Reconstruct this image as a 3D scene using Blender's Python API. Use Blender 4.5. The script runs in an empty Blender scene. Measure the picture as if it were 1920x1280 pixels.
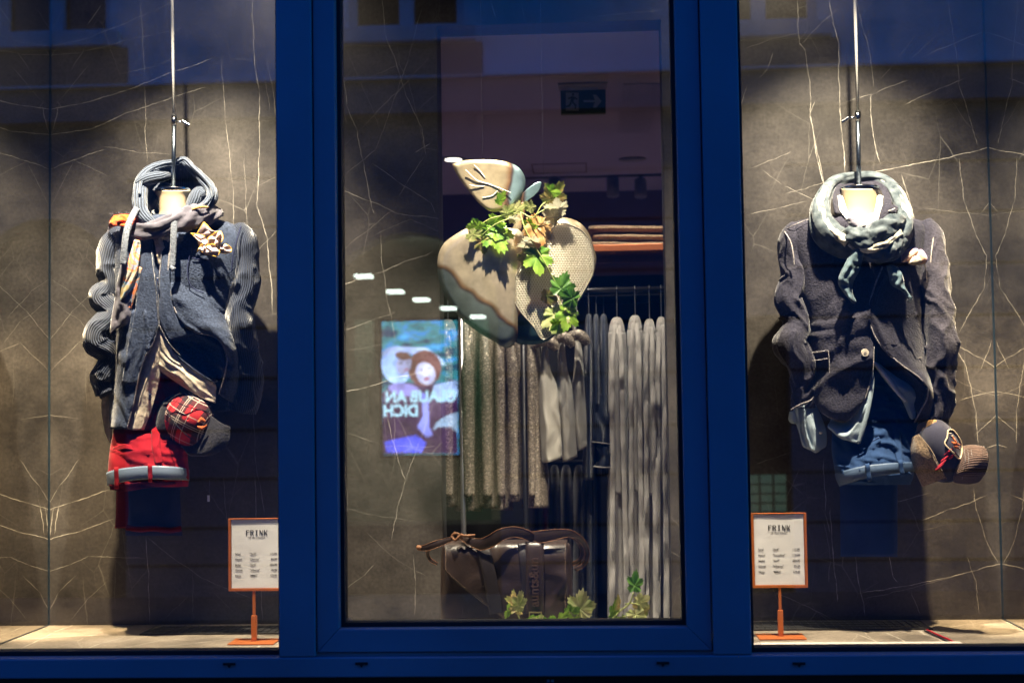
import bpy, bmesh, math, random
import numpy as np
from mathutils import Vector, Matrix, noise
R = math.radians
random.seed(7)
SC = bpy.context.scene
COL = SC.collection

# ---------------------------------------------------------------- camera
FP = 2667.0                                   # focal length in pixels of the 1920 wide picture (50 mm on 36 mm)
def _n(v):
    v = np.array(v, float); return v / np.linalg.norm(v)
ZW = _n((-732, -50917, FP)); YW = _n((150, (FP * FP - 732 * 150) / 50917, FP)); XW = np.cross(YW, ZW)
RT = np.array([XW, YW, ZW])                   # camera-frame vector -> world vector
CZ = 1.60
CAM = np.array([0.0, 0.0, CZ])
def P(px, py, Y):
    """point on the vertical plane at distance Y that the photograph shows at (px, py)"""
    r = RT @ np.array([px - 960.0, py - 640.0, FP])
    return Vector(CAM + r * (Y / r[1]))
def PZ(px, py, z):
    r = RT @ np.array([px - 960.0, py - 640.0, FP])
    return Vector(CAM + r * ((z - CZ) / r[2]))
cd = bpy.data.cameras.new('camera'); cam = bpy.data.objects.new('camera', cd); COL.objects.link(cam); SC.camera = cam
cd.lens = 50.0; cd.sensor_width = 36.0; cd.clip_start = 0.05; cd.clip_end = 300
M = Matrix.Identity(4)
for i in range(3):
    M[i][0] = RT[i][0]; M[i][1] = -RT[i][1]; M[i][2] = -RT[i][2]
M[0][3], M[1][3], M[2][3] = CAM
cam.matrix_world = M
cd.dof.use_dof = True; cd.dof.focus_distance = 4.5; cd.dof.aperture_fstop = 2.8

# ---------------------------------------------------------------- dusk sky, exposure
w = bpy.data.worlds.new('World'); SC.world = w; w.use_nodes = True
nt = w.node_tree; nt.nodes.clear()
sky = nt.nodes.new('ShaderNodeTexSky'); sky.sky_type = 'NISHITA'; sky.sun_disc = False
sky.sun_elevation = R(2.0); sky.sun_rotation = R(95); sky.ozone_density = 5; sky.dust_density = 0.2
tint = nt.nodes.new('ShaderNodeMix'); tint.data_type = 'RGBA'; tint.blend_type = 'MULTIPLY'; tint.inputs[0].default_value = 1
tint.inputs[7].default_value = (0.004, 0.50, 1.0, 1)        # white balance: the picture is balanced for the lamps
bg = nt.nodes.new('ShaderNodeBackground'); bg.inputs[1].default_value = 1.15
ow = nt.nodes.new('ShaderNodeOutputWorld')
nt.links.new(sky.outputs[0], tint.inputs[6]); nt.links.new(tint.outputs[2], bg.inputs[0]); nt.links.new(bg.outputs[0], ow.inputs[0])
SC.view_settings.view_transform = 'Standard'; SC.view_settings.look = 'None'; SC.view_settings.gamma = 1; SC.view_settings.exposure = 0
SC.render.engine = 'CYCLES'
SC.cycles.use_denoising = True
SC.cycles.max_bounces = 8; SC.cycles.transparent_max_bounces = 16; SC.cycles.glossy_bounces = 5; SC.cycles.diffuse_bounces = 3
SC.cycles.sample_clamp_indirect = 4.0; SC.cycles.caustics_reflective = False; SC.cycles.caustics_refractive = False

# ---------------------------------------------------------------- main depths (metres from the camera along the street axis)
YG = 3.77        # glass
YW_ = 4.87       # stone back wall of the display
YM = 4.67        # hanging busts
FZ = CZ - 0.70   # display floor
X = lambda px, Y=YG, py=1150: P(px, py, Y).x
Z = lambda py, Y=YG, px=960: P(px, py, Y).z

# ---------------------------------------------------------------- lamps of the window display (above the frame)
def spot(name, loc, target, power, angle, color=(1, .84, .62), blend=.35, radius=.02):
    d = bpy.data.lights.new(name, 'SPOT'); d.energy = power; d.spot_size = R(angle); d.spot_blend = blend; d.color = color; d.shadow_soft_size = radius
    o = bpy.data.objects.new(name, d); COL.objects.link(o); o.location = loc
    o.rotation_euler = (Vector(target) - Vector(loc)).to_track_quat('-Z', 'Y').to_euler()
    return o
XL, XR = P(330, 600, YM).x, P(1615, 600, YM).x
SPOTS = []
def display_spot(loc, target, power, angle, **k):
    SPOTS.append((Vector(loc), Vector(target)))
    return spot('display_lamp', loc, target, power, angle, **k)
display_spot((XL + .03, 4.12, CZ + 1.72), (XL + .05, 4.80, CZ + .02), 860, 68, color=(1, .84, .62), blend=1)
display_spot((XR - .02, 4.12, CZ + 1.72), (XR - .04, 4.80, CZ + .02), 860, 68, color=(1, .84, .62), blend=1)
display_spot((X(955, 4.1), 3.98, CZ + 1.62), (X(960, 4.4), 4.48, CZ - .2), 600, 54, color=(1, .86, .66), blend=1)
display_spot((X(92, YW_) + .22, 4.2, CZ + 1.62), (X(92, YW_) + .02, 4.86, CZ - .5), 1500, 24, color=(1, .75, .44), blend=.8)
display_spot((X(1880, YW_) - .12, 4.2, CZ + 1.62), (X(1880, YW_) - .02, 4.86, CZ - .5), 1000, 24, color=(1, .75, .44), blend=.8)

display_spot((XL + .20, 4.30, CZ + 1.80), (XL + .12, 4.80, CZ + .3), 36, 140, color=(1, .84, .64), blend=1, radius=.06)  # added wide flood, softens the edge of the main lamp's pool
display_spot((XR - .22, 4.30, CZ + 1.80), (XR - .16, 4.80, CZ + .3), 36, 140, color=(1, .84, .64), blend=1, radius=.06)  # added flood for the right display, softening its pool likewise
# ---------------------------------------------------------------- helpers: objects
def tag(o, label=None, cat=None, group=None, kind=None):
    if label: o['label'] = label
    if cat: o['category'] = cat
    if group: o['group'] = group
    if kind: o['kind'] = kind
    return o
def thing(name, label, cat, loc=(0, 0, 0), group=None):
    o = bpy.data.objects.new(name, None); COL.objects.link(o); o.location = loc; o.empty_display_size = .05
    return tag(o, label, cat, group)
def link(name, me, mat, parent=None, smooth=True):
    if mat is not None:
        for m_ in (mat if isinstance(mat, (list, tuple)) else [mat]): me.materials.append(m_)
    if smooth:
        me.polygons.foreach_set('use_smooth', [True] * len(me.polygons))
    o = bpy.data.objects.new(name, me); COL.objects.link(o)
    if parent is not None:
        o.parent = parent
        o.matrix_parent_inverse = Matrix.Translation(-Vector(parent.location)) if parent.type == 'EMPTY' else Matrix.Identity(4)
    return o
def mesh(name, verts, faces, mat, parent=None, smooth=True):
    me = bpy.data.meshes.new(name); me.from_pydata([tuple(v) for v in verts], [], faces); me.update()
    return link(name, me, mat, parent, smooth)
class MB:
    """collects boxes, prisms and tubes into one mesh"""
    def __init__(s): s.v = []; s.f = []
    def add(s, vs, fs):
        n = len(s.v); s.v += [Vector(v) for v in vs]; s.f += [tuple(i + n for i in f) for f in fs]; return s
    def box(s, x0, x1, y0, y1, z0, z1):
        x0, x1 = sorted((x0, x1)); y0, y1 = sorted((y0, y1)); z0, z1 = sorted((z0, z1))
        return s.add([(x0, y0, z0), (x1, y0, z0), (x1, y1, z0), (x0, y1, z0), (x0, y0, z1), (x1, y0, z1), (x1, y1, z1), (x0, y1, z1)],
                     [(0, 3, 2, 1), (4, 5, 6, 7), (0, 1, 5, 4), (1, 2, 6, 5), (2, 3, 7, 6), (3, 0, 4, 7)])
    def bar(s, a, b, r, n=12, r2=None, cap=True):
        a = Vector(a); b = Vector(b); d = (b - a).normalized(); u = d.orthogonal().normalized(); v = d.cross(u); r2 = r if r2 is None else r2
        vs = [a + (u * math.cos(t) + v * math.sin(t)) * r for t in [2 * math.pi * i / n for i in range(n)]]
        vs += [b + (u * math.cos(t) + v * math.sin(t)) * r2 for t in [2 * math.pi * i / n for i in range(n)]]
        fs = [(i, (i + 1) % n, n + (i + 1) % n, n + i) for i in range(n)]
        if cap: fs += [tuple(range(n - 1, -1, -1)), tuple(range(n, 2 * n))]
        return s.add(vs, fs)
    def prism(s, poly, y0, y1):
        """poly: list of (x, z) counter-clockwise seen from the street; extruded from y0 to y1"""
        n = len(poly)
        vs = [(x, y0, z) for x, z in poly] + [(x, y1, z) for x, z in poly]
        fs = [tuple(range(n)), tuple(range(2 * n - 1, n - 1, -1))] + [(i, n + i, n + (i + 1) % n, (i + 1) % n) for i in range(n)]
        return s.add(vs, fs)
    def build(s, name, mat, parent=None, smooth=False, bevel=0, seg=2):
        o = mesh(name, s.v, s.f, mat, parent, smooth)
        if bevel:
            b = o.modifiers.new('edge', 'BEVEL'); b.width = bevel; b.segments = seg; b.limit_method = 'ANGLE'; b.harden_normals = False
        return o
def cr(p, t):
    """Catmull-Rom through the points p (array n,k) at parameters t in 0..1 (chord-length)"""
    p = np.array(p, float); n = len(p)
    if n == 1: return np.repeat(p, len(t), 0)
    d = np.linalg.norm(np.diff(p[:, :2], axis=0), axis=1) ** .6 + 1e-6; c = np.concatenate([[0], np.cumsum(d)]); c /= c[-1]
    out = []
    for x in t:
        i = min(max(int(np.searchsorted(c, x, 'right')) - 1, 0), n - 2)
        u = (x - c[i]) / (c[i + 1] - c[i])
        a, b = p[i], p[i + 1]; z = p[i - 1] if i > 0 else 2 * a - b; e = p[i + 2] if i + 2 < n else 2 * b - a
        out.append(.5 * ((2 * a) + (-z + b) * u + (2 * z - 5 * a + 4 * b - e) * u * u + (-z + 3 * a - 3 * b + e) * u ** 3))
    return np.array(out)
def fbm(x, y, z=0., o=3):
    return noise.fractal(Vector((x, y, z)), 1.0, 2.0, o)
def grid_mesh(name, G, mat, parent, thick=.003, closed=False, smooth=True, sub=0):
    """G: array (rows, cols, 3) of world points"""
    r, c, _ = G.shape
    fs = []
    cc = c if closed else c - 1
    for i in range(r - 1):
        for j in range(cc):
            fs.append((i * c + j, i * c + (j + 1) % c, (i + 1) * c + (j + 1) % c, (i + 1) * c + j))
    o = mesh(name, G.reshape(-1, 3), fs, mat, parent, smooth)
    uv = o.data.uv_layers.new(name='uv'); 
    # arc-length uv in metres, so that ribs and weaves keep their scale
    du = np.concatenate([np.zeros((r, 1)), np.cumsum(np.linalg.norm(np.diff(G, axis=1), axis=2), 1)], 1)
    dv = np.concatenate([np.zeros((1, c)), np.cumsum(np.linalg.norm(np.diff(G, axis=0), axis=2), 0)], 0)
    mu = du.mean(0); mv = dv.mean(1)
    wrapu = mu[-1] + (mu[-1] - mu[-2] if c > 1 else 0)
    data = np.zeros((len(o.data.loops), 2)); k = 0
    for i in range(r - 1):
        for j in range(cc):
            ju = mu[j + 1] if j + 1 < c else wrapu
            data[k:k + 4] = [(mu[j], mv[i]), (ju, mv[i]), (ju, mv[i + 1]), (mu[j], mv[i + 1])]; k += 4
    uv.data.foreach_set('uv', data.reshape(-1))
    if thick:
        m_ = o.modifiers.new('thickness', 'SOLIDIFY'); m_.thickness = thick; m_.offset = 0
    if sub:
        m_ = o.modifiers.new('smooth', 'SUBSURF'); m_.levels = m_.render_levels = sub
    return o
def patch(name, rows, mat, parent=None, Y0=YM, nu=36, nv=36, thick=.003, disp=None, sub=0):
    """a cloth panel through rows of (px, py, d): d = metres in front of the plane Y0"""
    t = np.linspace(0, 1, nu)
    A = np.array([cr([(a[0], a[1], a[2]) for a in row], t) for row in rows])       # rows x nu x 3
    B = np.stack([cr(A[:, j], np.linspace(0, 1, nv)) for j in range(nu)], 1)        # nv x nu x 3
    if disp is not None:
        for i in range(nv):
            for j in range(nu):
                B[i, j, 2] += disp(j / (nu - 1), i / (nv - 1), B[i, j, 0], B[i, j, 1])
    G = np.array([[P(b[0], b[1], Y0 - b[2]) for b in r_] for r_ in B], float)
    return grid_mesh(name, G, mat, parent, thick, sub=sub)
def loft(name, st, mat, parent=None, Y0=YM, n=56, nv=60, disp=None, thick=.003, e=2.4, wob=0, cap=False):
    """a garment body: stations (py, x_left, x_right, depth_front, depth_back); rings are super-ellipses"""
    S = cr([(0, s[0], s[1], s[2], s[3], s[4]) for s in st], np.linspace(0, 1, nv))
    G = np.zeros((nv, n, 3))
    for i, s in enumerate(S):
        py, xl, xr, df, db = s[1:]
        for j in range(n):
            a = 2 * math.pi * j / n
            ca, sa = math.cos(a), math.sin(a)
            ex = math.copysign(abs(ca) ** (2 / e), ca); ey = math.copysign(abs(sa) ** (2 / e), sa)
            x = (xl + xr) / 2 + (xr - xl) / 2 * ex
            d = ey * (df if ey > 0 else db)
            k = disp(j / n, i / (nv - 1), x, py) if disp else 0
            G[i, j] = P(x, py, Y0 - d - k * (1 if ey > 0 else -1))
    return grid_mesh(name, G, mat, parent, thick, closed=True)
def tube(name, path, mat, parent=None, Y0=YM, n=28, nv=70, flat=1.0, disp=None, thick=0, caps=False, ends=True):
    """path of (px, py, d, r) with r in pixels of the photograph at that depth"""
    S = cr(path, np.linspace(0, 1, nv))
    C = [np.array(P(s[0], s[1], Y0 - s[2])) for s in S]
    G = np.zeros((nv, n, 3))
    for i in range(nv):
        t = C[min(i + 1, nv - 1)] - C[max(i - 1, 0)]; t /= np.linalg.norm(t)
        side = np.cross(t, (0, 1, 0)); side /= (np.linalg.norm(side) + 1e-9); fr = np.cross(side, t)
        r = S[i][3] * (Y0 - S[i][2]) / FP
        for j in range(n):
            a = 2 * math.pi * j / n
            k = 1 + (disp(j / n, i / (nv - 1)) if disp else 0)
            G[i, j] = C[i] + side * math.cos(a) * r * k + fr * math.sin(a) * r * k * flat
    o = grid_mesh(name, G, mat, parent, thick, closed=True)
    if ends and not thick:
        bm = bmesh.new(); bm.from_mesh(o.data); bmesh.ops.holes_fill(bm, edges=[e_ for e_ in bm.edges if e_.is_boundary], sides=0); bm.to_mesh(o.data); bm.free()
    return o

# ---------------------------------------------------------------- helpers: materials
def newmat(name):
    m = bpy.data.materials.new(name); m.use_nodes = True
    nt = m.node_tree; b = nt.nodes['Principled BSDF']
    return m, nt, b
def N(nt, t, **k):
    n = nt.nodes.new('ShaderNode' + t)
    for a, v in k.items():
        if a.startswith('i'): n.inputs[int(a[1:])].default_value = v
        else: setattr(n, a, v)
    return n
def L(nt, a, b): nt.links.new(a, b)
def ramp(nt, src, stops, interp='LINEAR'):
    r = nt.nodes.new('ShaderNodeValToRGB'); r.color_ramp.interpolation = interp
    el = r.color_ramp.elements
    while len(el) < len(stops): el.new(.5)
    for e_, (p, c) in zip(el, stops): e_.position = p; e_.color = tuple(c) + (1,) if len(c) == 3 else c
    L(nt, src, r.inputs[0]); return r.outputs[0]
def basic(name, col, rough=.5, metal=0, sheen=0, var=.0, vscale=8, bump=0, bscale=200, spec=None, coat=0, emit=None, es=0, stretch=None, alpha=None, sub=0):
    m, nt, b = newmat(name)
    b.inputs['Base Color'].default_value = tuple(col) + (1,); b.inputs['Roughness'].default_value = rough; b.inputs['Metallic'].default_value = metal
    if sheen: b.inputs['Sheen Weight'].default_value = sheen; b.inputs['Sheen Roughness'].default_value = .4
    if spec is not None: b.inputs['Specular IOR Level'].default_value = spec
    if coat: b.inputs['Coat Weight'].default_value = coat
    if emit: b.inputs['Emission Color'].default_value = tuple(emit) + (1,); b.inputs['Emission Strength'].default_value = es
    if sub: b.inputs['Subsurface Weight'].default_value = sub; b.inputs['Subsurface Scale'].default_value = .02
    tc = N(nt, 'TexCoord'); src = tc.outputs['Object']
    if stretch:
        mp = N(nt, 'Mapping'); mp.inputs['Scale'].default_value = stretch; L(nt, src, mp.inputs[0]); src = mp.outputs[0]
    if var:
        n1 = N(nt, 'TexNoise'); n1.inputs['Scale'].default_value = vscale; n1.inputs['Detail'].default_value = 6; L(nt, src, n1.inputs['Vector'])
        c = ramp(nt, n1.outputs[0], [(.3, tuple(x * (1 - var) for x in col)), (.7, tuple(min(1, x * (1 + var)) for x in col))]); L(nt, c, b.inputs['Base Color'])
    if bump:
        n2 = N(nt, 'TexNoise'); n2.inputs['Scale'].default_value = bscale; n2.inputs['Detail'].default_value = 3; L(nt, src, n2.inputs['Vector'])
        bp = N(nt, 'Bump'); bp.inputs['Strength'].default_value = bump; bp.inputs['Distance'].default_value = .003; L(nt, n2.outputs[0], bp.inputs['Height']); L(nt, bp.outputs[0], b.inputs['Normal'])
    return m
# ================================================================ stone with light veins
def seg_group():
    g = bpy.data.node_groups.new('vein_segment', 'ShaderNodeTree')
    I = g.interface
    for nm, ty in (('P', 'NodeSocketVector'), ('A', 'NodeSocketVector'), ('T', 'NodeSocketVector'), ('N', 'NodeSocketVector'), ('L', 'NodeSocketFloat'), ('W', 'NodeSocketFloat'), ('S', 'NodeSocketFloat'), ('Prev', 'NodeSocketFloat')):
        I.new_socket(nm, in_out='INPUT', socket_type=ty)
    I.new_socket('Mask', in_out='OUTPUT', socket_type='NodeSocketFloat')
    gi = g.nodes.new('NodeGroupInput'); go = g.nodes.new('NodeGroupOutput')
    def vm(op, a, b):
        n = g.nodes.new('ShaderNodeVectorMath'); n.operation = op; g.links.new(a, n.inputs[0]); g.links.new(b, n.inputs[1]); return n.outputs['Value' if op == 'DOT_PRODUCT' else 'Vector']
    def mm(op, a, b=None, clamp=False):
        n = g.nodes.new('ShaderNodeMath'); n.operation = op; n.use_clamp = clamp
        for i, x in enumerate((a, b)):
            if x is None: continue
            if isinstance(x, (int, float)): n.inputs[i].default_value = x
            else: g.links.new(x, n.inputs[i])
        return n.outputs[0]
    # the tiny term only keeps the nodes in sequence, so that the shader's stack stays small
    q = vm('SUBTRACT', vm('ADD', gi.outputs['P'], mm('MULTIPLY', gi.outputs['Prev'], 1e-7)), gi.outputs['A'])
    u = mm('DIVIDE', vm('DOT_PRODUCT', q, gi.outputs['T']), gi.outputs['L'])
    d = mm('ABSOLUTE', vm('DOT_PRODUCT', q, gi.outputs['N']))
    tp = mm('MULTIPLY', mm('MULTIPLY', u, mm('SUBTRACT', 1.0, u)), 6.0, True)
    wv = mm('MULTIPLY', gi.outputs['W'], tp)
    k = mm('MULTIPLY', mm('DIVIDE', mm('SUBTRACT', wv, d), mm('MULTIPLY', gi.outputs['W'], .7), True), gi.outputs['S'])
    g.links.new(mm('MAXIMUM', k, gi.outputs['Prev']), go.inputs[0])
    return g
SEG = seg_group()
def stone(name, segs, base, vein, plane='xz', rough=.42, amp=.011, extra=.5, vscale=1.0):
    m, nt, b = newmat(name)
    tc = N(nt, 'TexCoord'); sp = N(nt, 'SeparateXYZ'); L(nt, tc.outputs['Object'], sp.inputs[0])
    cb = N(nt, 'CombineXYZ'); L(nt, sp.outputs['X'], cb.inputs[0]); L(nt, sp.outputs['Z' if plane == 'xz' else 'Y'], cb.inputs[1])
    wn = N(nt, 'TexNoise'); wn.inputs['Scale'].default_value = 9; wn.inputs['Detail'].default_value = 5; wn.inputs['Roughness'].default_value = .62; L(nt, cb.outputs[0], wn.inputs['Vector'])
    s1 = N(nt, 'VectorMath', operation='SUBTRACT'); L(nt, wn.outputs['Color'], s1.inputs[0]); s1.inputs[1].default_value = (.5, .5, .5)
    s2 = N(nt, 'VectorMath', operation='MULTIPLY'); L(nt, s1.outputs[0], s2.inputs[0]); s2.inputs[1].default_value = (amp * 2, amp * 2, 0)
    s3 = N(nt, 'VectorMath', operation='ADD'); L(nt, cb.outputs[0], s3.inputs[0]); L(nt, s2.outputs[0], s3.inputs[1])
    prev = None
    for (ax, ay, bx, by, wd, st) in segs:
        T = Vector((bx - ax, by - ay, 0)); l = T.length; T.normalize()
        gnode = nt.nodes.new('ShaderNodeGroup'); gnode.node_tree = SEG; L(nt, s3.outputs[0], gnode.inputs['P'])
        gnode.inputs['A'].default_value = (ax, ay, 0); gnode.inputs['T'].default_value = T; gnode.inputs['N'].default_value = (-T.y, T.x, 0)
        gnode.inputs['L'].default_value = l; gnode.inputs['W'].default_value = wd; gnode.inputs['S'].default_value = st
        if prev is not None: L(nt, prev, gnode.inputs['Prev'])
        prev = gnode.outputs[0]
    # broken up along its length
    br = N(nt, 'TexNoise'); br.inputs['Scale'].default_value = 26; br.inputs['Detail'].default_value = 4; L(nt, cb.outputs[0], br.inputs['Vector'])
    brk = ramp(nt, br.outputs[0], [(.30, (.25,) * 3), (.62, (1, 1, 1))])
    # hairline network
    last = None
    for sc_, th, strength, rot, stretch in ((3.1, .0045, .6, .5, (1, .55, 1)), (4.6, .004, .5, -1.0, (1, .6, 1)), (7.5, .006, .35, 1.9, (1, .6, 1))):
        mp = N(nt, 'Mapping'); mp.inputs['Rotation'].default_value = (0, 0, rot); mp.inputs['Scale'].default_value = stretch; L(nt, s3.outputs[0], mp.inputs[0])
        vo = N(nt, 'TexVoronoi', feature='DISTANCE_TO_EDGE'); vo.inputs['Scale'].default_value = sc_ * vscale; L(nt, mp.outputs[0], vo.inputs['Vector'])
        gate = N(nt, 'TexNoise'); gate.inputs['Scale'].default_value = 3.2; gate.inputs['Detail'].default_value = 1; L(nt, mp.outputs[0], gate.inputs['Vector'])
        gr = ramp(nt, gate.outputs[0], [(.55, (0, 0, 0)), (.68, (1, 1, 1))])
        ln = ramp(nt, vo.outputs['Distance'], [(0, (strength * extra,) * 3), (th, (0, 0, 0))])
        mu = N(nt, 'Math', operation='MULTIPLY'); L(nt, ln, mu.inputs[0]); L(nt, gr, mu.inputs[1])
        if last is None: last = mu.outputs[0]
        else:
            mx = N(nt, 'Math', operation='MAXIMUM'); L(nt, last, mx.inputs[0]); L(nt, mu.outputs[0], mx.inputs[1]); last = mx.outputs[0]
    mul = N(nt, 'Math', operation='MULTIPLY'); mul.inputs[0].default_value = 0; L(nt, brk, mul.inputs[1])
    if prev is not None: L(nt, prev, mul.inputs[0])
    mx = N(nt, 'Math', operation='MAXIMUM'); L(nt, mul.outputs[0], mx.inputs[0]); L(nt, last, mx.inputs[1])
    n1 = N(nt, 'TexNoise'); n1.inputs['Scale'].default_value = 3.4; n1.inputs['Detail'].default_value = 10; n1.inputs['Roughness'].default_value = .65; L(nt, cb.outputs[0], n1.inputs['Vector'])
    c1 = ramp(nt, n1.outputs[0], [(.30, tuple(x * .25 for x in base)), (.5, base), (.70, tuple(x * 1.75 for x in base))])
    n2 = N(nt, 'TexNoise'); n2.inputs['Scale'].default_value = 90; n2.inputs['Detail'].default_value = 4; L(nt, cb.outputs[0], n2.inputs['Vector'])
    c2 = ramp(nt, n2.outputs[0], [(.3, (.72,) * 3), (.7, (1.2,) * 3)])
    m2 = N(nt, 'Mix', data_type='RGBA', blend_type='MULTIPLY'); m2.inputs[0].default_value = 1; L(nt, c1, m2.inputs[6]); L(nt, c2, m2.inputs[7])
    m3 = N(nt, 'Mix', data_type='RGBA'); L(nt, mx.outputs[0], m3.inputs[0]); L(nt, m2.outputs[2], m3.inputs[6]); m3.inputs[7].default_value = tuple(vein) + (1,)
    L(nt, m3.outputs[2], b.inputs['Base Color']); b.inputs['Roughness'].default_value = rough; b.inputs['Specular IOR Level'].default_value = .3
    bp = N(nt, 'Bump'); bp.inputs['Strength'].default_value = .12; bp.inputs['Distance'].default_value = .002; L(nt, n2.outputs[0], bp.inputs['Height']); L(nt, bp.outputs[0], b.inputs['Normal'])
    return m
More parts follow.
